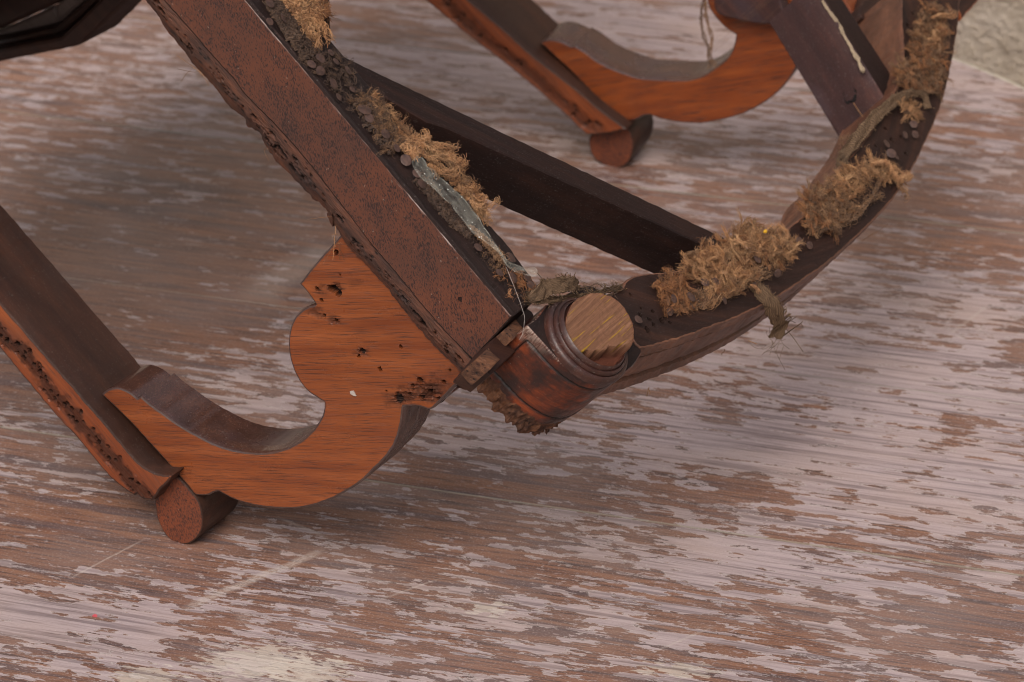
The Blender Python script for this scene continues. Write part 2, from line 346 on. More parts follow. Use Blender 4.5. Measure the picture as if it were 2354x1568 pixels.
# ------------------------------------------------------------------ mesh helpers
class MB:
    def __init__(s): s.v = []; s.f = []; s.mi = []; s.g = []; s.w = []; s.n = 0
    def add(s, v, f, mi=0, g=None, w=None):
        v = np.asarray(v, float); b = s.n; s.v.append(v); s.n += len(v)
        s.g.append(v if g is None else np.asarray(g, float)); s.w.append(np.zeros(len(v)) if w is None else np.asarray(w, float))
        for q in f: s.f.append(tuple(int(i)+b for i in q))
        s.mi += ([mi]*len(f) if np.isscalar(mi) else list(mi))
        return b
    def build(s, name, mats, parent=None, world=False, smooth=True, ang=40, fixn=True, origin=None):
        V = np.concatenate(s.v) if s.v else np.zeros((0, 3)); G = np.concatenate(s.g); Wt = np.concatenate(s.w)
        if not world: V = chw(V)
        o0 = np.array(origin) if origin is not None else (np.array(parent.location) if parent and parent.parent is None else np.zeros(3))
        if parent is not None and parent.parent is not None: o0 = np.array(parent.parent.location)
        me = bpy.data.meshes.new(name); me.from_pydata((V-o0).tolist(), [], s.f); 
        a = me.attributes.new('gc', 'FLOAT_VECTOR', 'POINT'); a.data.foreach_set('vector', G.astype(np.float32).ravel())
        a = me.attributes.new('wear_shade', 'FLOAT', 'POINT'); a.data.foreach_set('value', Wt.astype(np.float32))
        for m_ in (mats if isinstance(mats, (list, tuple)) else [mats]): me.materials.append(m_)
        me.polygons.foreach_set('material_index', s.mi)
        if fixn:
            bm = bmesh.new(); bm.from_mesh(me); bmesh.ops.recalc_face_normals(bm, faces=bm.faces); bm.to_mesh(me); bm.free()
        if smooth:
            me.polygons.foreach_set('use_smooth', [True]*len(me.polygons)); me.set_sharp_from_angle(angle=R_(ang))
        me.update()
        o = bpy.data.objects.new(name, me); COL.objects.link(o)
        if parent is not None: o.parent = parent
        elif origin is not None: o.location = origin
        return o
def thing(name, label, cat, loc):
    o = bpy.data.objects.new(name, None); COL.objects.link(o); o.location = [float(c) for c in loc]; o['label'] = label; o['category'] = cat
    o.empty_display_size = .05
    return o
def tag(o, label=None, cat=None, group=None, kind=None):
    for k_, v_ in (('label', label), ('category', cat), ('group', group), ('kind', kind)):
        if v_: o[k_] = v_
    return o

CR = {'1': (0, 0, 1.96), '2': (1000, 0, 1.96), '3': (2300, 0, 1.96), '4': (0, 700, 1.96), '5': (200, 1200, 1.96), '6': (900, 700, 1.96), '7': (1700, 800, 1.96),
      'A': (2400, 0, 2.6133), 'B': (800, 0, 3.92), 'C': (1350, 400, 2.6133), 'E': (2200, 700, 3.92), 'D': (0, 0, 1/.67229)}
def cr(tag_, *pts):
    ox, oy, s_ = CR[tag_]; return [((ox+p[0]/s_)*.67229, (oy+p[1]/s_)*.67229, *p[2:]) for p in pts]

def smooth_outline(pts, step, closed=True):
    """Catmull-Rom through traced points; a third value 1 marks a corner"""
    P = [np.array(p[:2], float) for p in pts]; C = [len(p) > 2 and p[2] == 1 for p in pts]; n = len(P); out = []; src = []
    for i in range(n if closed else n-1):
        j = (i+1) % n; p1, p2 = P[i], P[j]
        p0 = P[i-1] if not C[i] and (closed or i > 0) else 2*p1-p2
        p3 = P[(j+1) % n] if not C[j] and (closed or j < n-1) else 2*p2-p1
        L = np.linalg.norm(p2-p1); m_ = max(1, int(round(L/step)))
        for q in range(m_):
            t = q/m_; t2, t3 = t*t, t*t*t
            out.append(.5*((2*p1)+(-p0+p2)*t+(2*p0-5*p1+4*p2-p3)*t2+(-p0+3*p1-3*p2+p3)*t3)); src.append(i)
    if not closed: out.append(P[-1]); src.append(n-1)
    return np.array(out), np.array(src)
def inset(poly, d):
    a = np.roll(poly, 1, 0); b = np.roll(poly, -1, 0)
    e1 = poly-a; e2 = b-poly; e1 /= np.linalg.norm(e1, axis=1)[:, None]+1e-12; e2 /= np.linalg.norm(e2, axis=1)[:, None]+1e-12
    n1 = np.stack([-e1[:, 1], e1[:, 0]], 1); n2 = np.stack([-e2[:, 1], e2[:, 0]], 1); nn = n1+n2
    nn /= np.linalg.norm(nn, axis=1)[:, None]+1e-9
    area = .5*np.sum(poly[:, 0]*b[:, 1]-b[:, 0]*poly[:, 1])
    return poly + nn*(d if area > 0 else -d)
def inside(pts, poly):
    x, y = pts[:, 0], pts[:, 1]; r = np.zeros(len(pts), bool); n = len(poly)
    for i in range(n):
        x1, y1 = poly[i]; x2, y2 = poly[(i+1) % n]
        c = ((y1 > y) != (y2 > y)); 
        with np.errstate(divide='ignore', invalid='ignore'): r ^= c & (x < (x2-x1)*(y-y1)/(y2-y1)+x1)
    return r
def nz(p, f, oct=3):
    return mnoise.fractal(Vector((p[0]*f, p[1]*f, (p[2] if len(p) > 2 else 0)*f)), .8, 2., oct)

def prism(mb, poly, to3d, h0, h1, bev=.001, grid=.006, pits=(), prof=None, profw=None, rough=.0002, mi=(0, 1), gcf=None, disp=None, rim_wear=0.):
    """solid from a traced outline: tessellated front at h0, bevelled walls to h1. to3d(u,v,h)->xyz"""
    poly = np.array(poly, float); n = len(poly)
    jit = np.array([nz((p[0], p[1], h0), 220)*rough for p in poly]); poly = inset(poly, 0)+(inset(poly, 1.)-poly)*jit[:, None]
    sgn = -1 if h1 < h0 else 1
    front = inset(poly, bev)
    extra = []
    if grid:
        lo, hi = poly.min(0), poly.max(0)
        g_ = np.stack(np.meshgrid(np.arange(lo[0], hi[0], grid), np.arange(lo[1], hi[1], grid)), -1).reshape(-1, 2)
        g_ = g_+nrs.uniform(-.2, .2, g_.shape)*grid; extra.append(g_)
    for (u, v_, r_, d_) in pits:
        s_ = r_/9.; a = np.arange(-r_*1.35, r_*1.35, s_); q = np.stack(np.meshgrid(a, a), -1).reshape(-1, 2)+[u, v_]; extra.append(q+nrs.uniform(-.2, .2, q.shape)*s_)
    ex = np.concatenate(extra) if extra else np.zeros((0, 2))
    if len(ex): ex = ex[inside(ex, inset(front, max(grid or .002, .002)*.35))]
    allv = [Vector(p) for p in front]+[Vector(p) for p in ex]
    vv, _, ff, *_ = delaunay_2d_cdt(allv, [], [list(range(n))], 1, 1e-7)
    vv = np.array([(p.x, p.y) for p in vv])
    dh = np.zeros(len(vv)); wr = np.zeros(len(vv))
    for (u, v_, r_, d_) in pits:
        dd = np.hypot(vv[:, 0]-u, vv[:, 1]-v_)
        for i in np.nonzero(dd < r_*1.35)[0]:
            q = dd[i]/r_ + nz((vv[i, 0], vv[i, 1], u), 1.1/r_*1.)*.45
            t = max(0., min(1., (1.-q)/.2)); dh[i] += d_*1.4*t; wr[i] = max(wr[i], min(1, t*1.0))  # pit floors also darkened in colour, standing in for shade
    if disp is not None:
        for i in range(len(vv)):
            a_, b_ = disp(vv[i, 0], vv[i, 1]); dh[i] += a_; wr[i] = max(wr[i], b_)
    fl = len(front)
    dh[:fl] *= 0
    gcf = gcf or (lambda u, v_, h: (u, v_, h))
    V = [to3d(p[0], p[1], h0+sgn*d) for p, d in zip(vv, dh)]; G = [gcf(p[0], p[1], h0) for p in vv]
    mb.add(V, ff, mi[0], G, wr)
    rows = [(h0, bev, rim_wear), (h0+sgn*bev*.3, bev*.3, rim_wear), (h0+sgn*bev, 0, 0)]
    depth = abs(h1-h0)
    if prof:
        for (t, d_) in prof: rows.append((h0+sgn*depth*t, d_, 0))
    else: rows += [(h0+sgn*depth*t, 0, 0) for t in (.35, .65)]
    rows += [(h1-sgn*bev, 0 if not prof else rows[-1][1], 0), (h1, bev if not prof else rows[-1][1]+bev, 0)]
    V = []; G = []; Wt = []; pw = np.ones(n) if profw is None else np.asarray(profw, float)
    unitin = inset(poly, 1.)-poly
    for k_, (h, d_, w_) in enumerate(rows):
        core = 3 <= k_ < len(rows)-1
        q = poly+unitin*((d_*pw)[:, None] if (prof and core) else d_)
        if prof and k_ == len(rows)-1: q = poly+unitin*(np.minimum(d_, d_*pw+bev))[:, None]
        for i, p in enumerate(q):
            V.append(to3d(p[0], p[1], h)); G.append(gcf(poly[i][0], poly[i][1], h*1.)); Wt.append(w_)
    F = [(a*n+i, a*n+(i+1) % n, (a+1)*n+(i+1) % n, (a+1)*n+i) for a in range(len(rows)-1) for i in range(n)]
    b = mb.add(V, F, mi[1], G, Wt)
    q = V[-n:]; back, _, bf, *_ = delaunay_2d_cdt([Vector(p) for p in (poly+unitin*bev)], [], [list(range(n))], 1, 1e-7)
    last = rows[-1][1]
    if not prof and len(back) == n: mb.add([to3d(p.x, p.y, h1) for p in back], bf, mi[1], [gcf(p.x, p.y, h1) for p in back])
    else:
        q2 = poly+unitin*((np.minimum(last, last*pw+bev))[:, None]); back, _, bf, *_ = delaunay_2d_cdt([Vector(p) for p in q2], [], [list(range(n))], 1, 1e-7)
        mb.add([to3d(p.x, p.y, h1) for p in back], bf, mi[1], [gcf(p.x, p.y, h1) for p in back])

def side_poly(s, pts, o, step=.0025, ext=None):
    q = [(*inv_o(p[0], p[1], s, o), *p[2:]) for p in pts]
    return smooth_outline(q, step)
def to_side(s): return lambda u, v_, h: sp(s, u, v_, h)
def to_n(u, v_, h): return (u, v_, h)

def tubes(mb, paths, radii, sides=3, mi=0, tone=None):
    """many thin tubes; paths list of (k,3) chair-space arrays"""
    for P, r in zip(paths, radii):
        P = np.asarray(P, float); k_ = len(P)
        r = np.broadcast_to(np.asarray(r, float), (k_,))
        t = np.gradient(P, axis=0); t /= np.linalg.norm(t, axis=1)[:, None]+1e-12
        ref = np.array([.3, .5, .81]); a = np.cross(t, ref); a /= np.linalg.norm(a, axis=1)[:, None]+1e-9; b = np.cross(t, a)
        an = np.arange(sides)*2*math.pi/sides
        V = P[:, None, :]+(a[:, None, :]*np.cos(an)[None, :, None]+b[:, None, :]*np.sin(an)[None, :, None])*r[:, None, None]
        F = [(i*sides+j, i*sides+(j+1) % sides, (i+1)*sides+(j+1) % sides, (i+1)*sides+j) for i in range(k_-1) for j in range(sides)]
        F += [tuple(range(sides))[::-1], tuple((k_-1)*sides+j for j in range(sides))]
        tn_ = nrs.uniform(0, .9) if tone is None else min(1, max(0, tone+nrs.normal(0, .22)))
        mb.add(V.reshape(-1, 3), F, mi, None, np.full(k_*sides, tn_))
def spline(P, n):
    P = np.asarray(P, float); 
    if len(P) < 3: return np.array([P[0]+(P[-1]-P[0])*t for t in np.linspace(0, 1, n)])
    Q = np.concatenate([[2*P[0]-P[1]], P, [2*P[-1]-P[-2]]]); out = []
    for u in np.linspace(0, len(P)-1-1e-6, n):
        i = int(u); t = u-i; p0, p1, p2, p3 = Q[i:i+4]
        out.append(.5*((2*p1)+(-p0+p2)*t+(2*p0-5*p1+4*p2-p3)*t*t+(-p0+3*p1-3*p2+p3)*t**3))
    return np.array(out)
def hair(p, d, L, n=7, curl=.7):
    P = [np.asarray(p, float)]; ax = unit(nrs.normal(size=3)); c_ = curl*nrs.uniform(.3, 1.6)
    for _ in range(n-1):
        d = unit(d+np.cross(ax, d)*c_+nrs.normal(0, .12, 3)); q = P[-1]+d*L/(n-1)
        if q[2] < NT+.0002: q[2] = NT+.0002
        P.append(q)
    return np.array(P)
def yarn(mb, P, r=.0011, nf=10, turns=6, fray=.3, seg=18, fr=.00013, mi=0, fuzz=6):
    """twisted jute yarn: fibres wound round a wavy core, splaying at the loose end"""
    C = spline(P, seg); t = np.gradient(C, axis=0); t /= np.linalg.norm(t, axis=1)[:, None]+1e-12
    a = np.cross(t, [.2, .4, .9]); a /= np.linalg.norm(a, axis=1)[:, None]+1e-9; b = np.cross(t, a)
    u = np.linspace(0, 1, seg); paths = []; rad = []
    spread = 1+np.clip((u-(1-fray))/max(fray, 1e-3), 0, 1)**1.5*1.3
    for k_ in range(nf):
        ph = k_/nf*2*math.pi; rr = r*(.45+.55*nrs.rand()); tw = turns*2*math.pi*u*(1-.5*np.clip((u-(1-fray))/max(fray, 1e-3), 0, 1))
        tw = tw+ph
        wig = np.cumsum(nrs.normal(0, .00018, (seg, 3)), 0)
        paths.append(C+(a*np.cos(tw)[:, None]+b*np.sin(tw)[:, None])*(rr*spread)[:, None]+wig); rad.append(fr*(1.3-.6*u)*nrs.uniform(.6, 1.4))
    for k_ in range(fuzz):
        i = nrs.randint(0, seg); L = nrs.uniform(.002, .006)
        paths.append(hair(C[i], unit(nrs.normal(size=3)*.6+t[i]), L)); rad.append(.00006)
    tubes(mb, paths, rad, 3, mi, nrs.uniform(0, .9)**1.3)

def pn(x, y, h=0.): 
    q = inv_n(x, y, NT+h); return np.array([q[0], q[1], NT+h])

def in_px(x, y, poly): return bool(inside(np.array([[x, y]]), np.array([p[:2] for p in poly]))[0])

def clump(mb, poly, n, hmax=.012, L=(.010, .024), mi=0, r=.0010, dirpx=None, nf=12, fuzz=3, h0=.001):
    """mat of loose curly yarn ends standing on the rail inside the traced outline"""
    n = int(n*1.15); hmax *= .75
    P = np.array([p[:2] for p in poly]); lo, hi = P.min(0), P.max(0); c = P.mean(0); k_ = 0
    while k_ < n:
        x, y = nrs.uniform(lo, hi)
        if not in_px(x, y, poly): continue
        h = h0+nrs.rand()**1.5*hmax*.7
        p = pn(x, y, h); ln = nrs.uniform(*L)*.95; nseg = 5
        if dirpx is not None and nrs.rand() < .6: an = math.atan2(dirpx[1], dirpx[0])+nrs.normal(0, .7)
        else: an = nrs.uniform(0, 2*math.pi)
        q = pn(x+math.cos(an)*40, y+math.sin(an)*40, h); d = unit(q-p); d[2] += nrs.uniform(-.1, .8)
        e1 = unit(np.cross(d, [0, 0, 1.])); e2 = np.cross(e1, d); A_ = nrs.uniform(.25, .9); f_ = nrs.uniform(3, 7); d[2] *= .45; d = unit(d); ph = nrs.uniform(0, 6.3, 2); pts = [p]; nseg = 12
        drift = nrs.normal(0, .5)
        for j in range(nseg-1):
            u = j/(nseg-1); dd = unit(d+e1*(A_*math.sin(f_*u+ph[0])+drift*u)+e2*(A_*.8*math.sin(f_*.8*u+ph[1])-u*.4)); nx = pts[-1]+dd*ln/nseg
            if nx[2] < NT+.0006: nx[2] = NT+.0006+nrs.rand()*.0006
            if nx[2] > NT+hmax: nx[2] = NT+hmax*.97
            pts.append(nx)
        yarn(mb, pts, r*nrs.uniform(.25, .65), nf, ln/.014, nrs.uniform(.3, .8), 18, .00011, mi, fuzz); k_ += 1
def fuzzmat(mb, poly, n, hmax=.004, L=(.003, .009), mi=0, fr=.00009, h0=.0003):
    P = np.array([p[:2] for p in poly]); lo, hi = P.min(0), P.max(0); k_ = 0; paths = []
    while k_ < n:
        x, y = nrs.uniform(lo, hi)
        if not in_px(x, y, poly): continue
        p = pn(x, y, h0+nrs.rand()*hmax*.6); d = unit(nrs.normal(size=3)*[1, 1, .4]+[0, 0, .1]); ln = nrs.uniform(*L)*.8
        paths.append(hair(p, d, ln)); k_ += 1
    tubes(mb, paths, [fr*nrs.uniform(.5, 1.1) for _ in paths], 3, mi)

def weave(mb, quad, nu, nv, r=.0012, amp=.0008, h=.0012, mi=0, drop=.0, jit=.0003, fuzz=2):
    """plain-woven webbing over a traced four-sided patch: corners a,b,c,d (a-b across, a-d along)"""
    a, b, c, d = [pn(q[0], q[1], h) for q in quad]
    def pt(u, v_): return (a*(1-u)+b*u)*(1-v_)+(d*(1-u)+c*u)*v_
    z = np.array([0, 0, 1.])
    for i in range(nu):
        u = (i+.5)/nu
        if nrs.rand() < drop: continue
        P = [pt(u, j/(nv*2))+z*amp*math.cos((j/2.+i)*math.pi)+nrs.normal(0, jit, 3) for j in range(nv*2+1)]
        yarn(mb, P, r, 7, nv*.8, .08, nv*3+2, .00030, mi, fuzz)
    for j in range(nv):
        v_ = (j+.5)/nv
        if nrs.rand() < drop: continue
        P = [pt(i/(nu*2), v_)-z*amp*math.cos((i/2.+j)*math.pi)+nrs.normal(0, jit, 3) for i in range(nu*2+1)]
        yarn(mb, P, r, 7, nu*.8, .15, nu*3+2, .00030, mi, fuzz)

# ------------------------------------------------------------------ ground, wall, table
def grid_sheet(name, x0, x1, y0, y1, z, mat, kind='structure'):
    mb = MB(); mb.add([(x0, y0, z), (x1, y0, z), (x1, y1, z), (x0, y1, z)], [(0, 1, 2, 3)]); o = mb.build(name, mat, world=True, smooth=False); o['kind'] = kind; return o
grid_sheet('ground', -40, 40, -40, 40, 0, M['wall'])
mbw = MB()
A0 = tab(2194, 127); tdir = np.array([math.cos(R_(-24)), math.sin(R_(-24)), 0]); nrm = np.array([-tdir[1], tdir[0], 0])
W0 = A0*[1, 1, 0]+nrm*.16
nx, nzz = 160, 70
V = []; 
for j in range(nzz+1):
    for i in range(nx+1):
        s_ = (i/nx-.4)*5.; z = 1.75*j/nzz; q = W0+tdir*s_
        V.append(q+nrm*(nz((s_, z, 3), 3, 4)*.02)+[0, 0, z])
F = [(j*(nx+1)+i, j*(nx+1)+i+1, (j+1)*(nx+1)+i+1, (j+1)*(nx+1)+i) for j in range(nzz) for i in range(nx)]
mbw.add(V, F); k0 = len(V)
top = [np.array(V[nzz*(nx+1)+i]) for i in range(nx+1)]; back = [p+nrm*.3 for p in top]; base = [p*[1, 1, 0] for p in back]
F = [(i, i+1, nx+1+i+1, nx+1+i) for i in range(nx)]+[(nx+1+i, nx+1+i+1, 2*(nx+1)+i+1, 2*(nx+1)+i) for i in range(nx)]
mbw.add(top+back+base, F)
wall = mbw.build('stone_wall', M['wall'], world=True, fixn=False, origin=tuple(W0))
tag(wall, 'rough beige stone wall behind the round table at upper right', 'wall')

TC = np.array([.096, .342]); TR = .68
gd = R_(-15.2); gv = np.array([math.cos(gd), math.sin(gd)]); gn = np.array([-gv[1], gv[0]])
table = thing('round_table', 'round wooden table with worn pale and brown planked top', 'table', (TC[0], TC[1], 0))
cn = TC@gn
seams = [-.6, -.26, .106, .326, .595, .82, 1.4]
rin = TR-.0085
def clip_plank(s0, s1, inset_=.0004):
    s0 += inset_; s1 -= inset_; s0 = max(s0, cn-rin+.002); s1 = min(s1, cn+rin-.002)
    if s1 <= s0: return None
    pts = []
    for s_ in np.linspace(s0, s1, 60): pts.append(TC+gn*(s_-cn)+gv*math.sqrt(max(rin**2-(s_-cn)**2, 0)))
    left = [TC+gn*(s_-cn)-gv*math.sqrt(max(rin**2-(s_-cn)**2, 0)) for s_ in np.linspace(s1, s0, 60)]
    return np.array(pts+left)
for k_ in range(len(seams)-1):
    pl = clip_plank(seams[k_], seams[k_+1])
    if pl is None: continue
    mb = MB(); n = len(pl)
    off = (k_*1.37, k_*.71)
    inn = inset(pl, .0005)
    # long edges only slightly eased; uneven by a fraction of a millimetre
    lift = [0, .0, .0002, -.0003, .0, .0002, 0][k_]
    V = [(p[0], p[1], TZ+lift) for p in inset(pl, .0012)]+[(p[0], p[1], TZ+lift-.0001) for p in inn]+[(p[0], p[1], TZ-.0010) for p in pl]+[(p[0], p[1], TZ-.026) for p in pl]
    G = [((np.array(p[:2])@gv)+off[0], (np.array(p[:2])@gn)+off[1], 0) for p in V]
    F = [tuple(range(n))]+[(a*n+i, a*n+(i+1) % n, (a+1)*n+(i+1) % n, (a+1)*n+i) for a in range(3) for i in range(n)]+[tuple(3*n+i for i in range(n))[::-1]]
    mb.add(V, F, 0, G, [.0]*n+[.7]*n+[.8]*n+[0]*n)
    o = mb.build('plank', M['table'], table, world=True, smooth=False)
    Wp = np.array(V, np.float32); a = o.data.attributes.new('wp', 'FLOAT_VECTOR', 'POINT'); Wp[:, 2] = 0; a.data.foreach_set('vector', Wp.ravel())
def lathe_z(mb, prof, cx, cy, n=96, mi=0):
    V = []; F = []
    for (r, z) in prof:
        for i in range(n): an = 2*math.pi*i/n; V.append((cx+r*math.cos(an), cy+r*math.sin(an), z))
    m_ = len(prof)
    for a in range(m_-1):
        for i in range(n): F.append((a*n+i, a*n+(i+1) % n, (a+1)*n+(i+1) % n, (a+1)*n+i))
    mb.add(V, F, mi)
mb = MB(); lathe_z(mb, [(TR-.008, TZ-.026), (TR-.008, TZ-.0008), (TR-.0065, TZ-.0002), (TR-.003, TZ-.0015), (TR, TZ-.006), (TR+.001, TZ-.014), (TR, TZ-.022), (TR-.004, TZ-.026), (TR-.008, TZ-.026)], *TC, 240)
mb.build('edge_band', M['edge'], table, world=True)
mb = MB(); lathe_z(mb, [(.16, TZ-.027), (.16, TZ-.05), (.06, TZ-.09), (.045, .5), (.075, .35), (.05, .2), (.09, .1), (.22, .05), (.24, .0005)], *TC, 48)
mb.build('pedestal', M['dark'], table, world=True)

# ------------------------------------------------------------------ the broken chair
base_pt = chw(sp('n', *inv_o(412, 1196, 'n', .02), .02))[0]; base_pt[2] = TZ
chair = thing('broken_armchair', 'antique mahogany armchair frame lying overturned, its cut leg and torn webbing showing', 'armchair', base_pt)

# --- near scroll arm support with its sawn orange face
Cn = cr('5', (288, 292, 1), (318, 264), (355, 248), (400, 245), (440, 258), (490, 285), (528, 318, 1), (552, 302, 1), (600, 345), (700, 420), (800, 490), (920, 560), (1040, 620), (1150, 658),
        (1260, 678), (1370, 682), (1480, 665), (1570, 630), (1650, 580), (1710, 520), (1755, 450), (1773, 400), (1777, 345, 1), (1720, 310), (1660, 265), (1610, 200), (1570, 120), (1545, 30)) \
   + cr('6', (165, 930), (172, 850), (200, 770), (250, 712), (300, 682), (357, 668, 1), (362, 690, 1), (300, 600), (240, 530, 1), (330, 415), (430, 300), (505, 215, 1), (570, 170, 1), (1380, 1090, 1), (1335, 1155, 1),
        (1290, 1210), (1180, 1325), (1120, 1375), (1060, 1358), (985, 1352), (940, 1352, 1)) \
   + cr('5', (2305, 440), (2285, 540), (2255, 625), (2195, 715), (2110, 800), (2040, 870), (1950, 930), (1850, 985), (1750, 1025), (1650, 1050), (1550, 1060), (1450, 1057), (1350, 1045), (1250, 1022),
        (1180, 1000), (1110, 965), (1075, 945, 1), (1040, 952), (1000, 970), (940, 972), (905, 958), (860, 900), (780, 810), (700, 720), (600, 610), (500, 500), (400, 400), (330, 335))
q0 = np.array(inv_o(400, 1000, 'n', 0)); q1 = np.array(inv_o(800, 1012, 'n', 0)); GA = math.atan2(*(q1-q0)[::-1])
def gc_side(u, v_, h): return (u*math.cos(GA)+v_*math.sin(GA), -u*math.sin(GA)+v_*math.cos(GA), h)
polyC, srcC = side_poly('n', Cn, 0, .0018)
def pxpits(s, o, lst, sc=4000.):
    out = []
    for (x, y, r_, d_) in lst:
        u, v_ = inv_o(x, y, s, o); out.append((u, v_, r_/sc, d_))
    return out
pC = pxpits('n', 0, cr('6', (465, 565), (360, 565), (390, 638), (490, 322), (515, 470), (488, 775), (410, 742), (665, 985), (660, 1010), (920, 952), (780, 1102), (825, 1248), (1050, 1180), (1000, 1215), (1110, 1250), (1060, 1290), (1210, 1190), (1180, 1300), (980, 1270), (920, 1300), (1250, 1110), (285, 485)) and
             [(*p, r_, d_) for p, (r_, d_) in zip(cr('6', (465, 565), (360, 565), (390, 638), (490, 322), (515, 470), (488, 775), (410, 742), (665, 985), (640, 1015), (920, 952), (780, 1102), (825, 1248), (1050, 1180), (1000, 1215), (1110, 1260), (1060, 1290), (1210, 1190), (1180, 1300), (980, 1270), (910, 1300), (1250, 1110), (285, 485), (500, 590)),
              [(12, .004), (6, .003), (5, .004), (7, .003), (3, .003), (5, .004), (5, .0015), (9, .0012), (5, .003), (5, .004), (6, .004), (3, .001), (8, .003), (6, .002), (8, .003), (7, .0025), (6, .003), (7, .003), (5, .0015), (14, .0012), (4, .002), (4, .002), (10, .0025)])])
mb = MB()
prof = [(.12, 0), (.22, .0), (.24, .0008), (.26, .0008), (.28, 0), (.5, 0), (.53, .0009), (.56, .0009), (.58, 0), (.8, 0), (.93, 0)]
xs = np.array([inv_o(925, 940, 'n', 0), inv_o(740, 1165, 'n', 0)])
pw = ((srcC >= 49) & (srcC <= 60)).astype(float)
STN = [(*inv_o(*p[:2], 'n', 0), r_/4000., a_) for p, (r_, a_) in zip(cr('6', (1090, 1250), (960, 1290), (1200, 1230), (465, 560), (380, 570), (490, 775), (340, 720), (665, 990), (620, 520), (1250, 1120), (870, 1310)), [(46, .95), (34, .8), (40, .6), (20, .8), (16, .6), (16, .7), (22, .7), (18, .6), (22, .35), (30, .4), (26, .6)])]
def dispC(u, v_):
    w_ = 0; d_ = 0
    for (a, b, r_, k_) in STN:
        # rot runs along the grain
        du, dv = (u-a), (v_-b); x = du*math.cos(GA)+dv*math.sin(GA); y = -du*math.sin(GA)+dv*math.cos(GA)
        q = math.hypot(x*.75, y*1.25)/r_+nz((x*.5, y*2, a), 260, 4)*.75
        t = max(0., min(1., (1-q)/.6)); w_ = max(w_, t*k_)
    if w_ > .35: d_ = (w_-.35)*(.0016+.0022*nz((u*math.cos(GA)*.5, (-u*math.sin(GA)+v_*math.cos(GA))*2, 3), 420, 4))
    return d_, w_*.8
prism(mb, polyC, to_side('n'), 0, TH, .0014, .0014, pC, prof, pw, .00022, (0, 1), gc_side, disp=dispC, rim_wear=.25)
mb.build('arm_scroll', [M['cut'], M['varnish']], chair, ang=35)

# --- near arm bar: orange face with worm track, dark broad inner face, curled end
edge_top = cr('4', (-1300, -846, 1), (0, 655), (300, 1002), (560, 1302)) + cr('5', (330, 506), (440, 640), (515, 728), (600, 795), (680, 825), (768, 832, 1))
edge_bot = cr('5', (735, 880), (690, 925), (650, 975), (640, 1000, 1), (590, 1000), (550, 985), (526, 960), (510, 972), (450, 935), (390, 890), (300, 800), (200, 680), (100, 560)) + cr('4', (420, 1470), (300, 1330), (150, 1150), (0, 967), (-400, 480), (-1300, -610, 1))
OB = -.012
polyB, srcB = side_poly('n', edge_top+edge_bot, OB, .0022)
# thickness: far edge of the inner face
a0 = inv_o(*cr('4', (430, 1170))[0][:2], 'n', OB)
best = min(np.linspace(0, .09, 181), key=lambda t: abs(inv_o(*cr('4', (700, 800))[0][:2], 'n', t)[1]-a0[1]-.0))
BT = float(best)
mb = MB()
wl = [inv_o(p[0], p[1], 'n', OB) for p in cr('4', (-100, 720), (20, 890), (90, 950), (160, 970), (200, 1060), (260, 1130), (340, 1250), (430, 1330), (500, 1430)) + cr('5', (60, 370), (110, 430), (150, 500), (270, 620), (300, 670), (400, 760), (450, 830), (500, 900), (560, 940), (600, 970))]
wl = np.array(wl)
def seg_dist(u, v_, L):
    p = np.array([u, v_]); a, b = L[:-1], L[1:]; ab = b-a; t = np.clip(((p-a)*ab).sum(1)/(ab*ab).sum(1), 0, 1); d = np.hypot(*(a+ab*t[:, None]-p).T); return d.min()
def dispB(u, v_):
    d = seg_dist(u, v_, wl)+nz((u, v_, 9), 160, 3)*.003
    k_ = max(0., min(1., (.0068-d)/.003)); n1 = nz((u, v_, 1), 420, 4); n2 = mnoise.cell(Vector((u*420, v_*420, 0)))
    c_ = mnoise.voronoi(Vector((u*230, v_*230, 2.)))[0][0]
    hole = max(0., min(1., (.36-c_)/.06))
    return k_*(.0003+.0004*n1+.0035*hole), min(1, k_*(.72+.5*hole))
prism(mb, polyB, to_side('n'), OB, BT, .0016, .00085, (), None, None, .0005, (0, 1), lambda u, v_, h: (u, v_, h), disp=dispB)
M['barface'] = wood('bar_orange_face', (.11, .024, .008), (.20, .048, .014), (.28, .072, .02), pores=.6, rough=.36, blot=.6, blotc=(.10, .034, .017))
# the inner face stays dark, everything facing outwards is orange
mb.build('arm_bar', [M['barface'], M['bartop']], chair)

# --- near roller
Rn = cr('5', (650, 1050), (645, 1005), (680, 955), (720, 905), (780, 840), (835, 880), (880, 930), (925, 985), (952, 1040), (966, 1110), (965, 1180), (945, 1230), (915, 1265), (880, 1290), (830, 1298), (780, 1288), (730, 1248), (690, 1190), (660, 1120))
polyR, _ = side_poly('n', Rn, 0.0, .0018)
mb = MB(); prism(mb, polyR, to_side('n'), 0.0, .042, .0010, .006, (), None, None, .0001, (0, 1), lambda u, v_, h: (u, v_, h))
mb.build('arm_roller', [M['roller'], M['bartop']], chair)

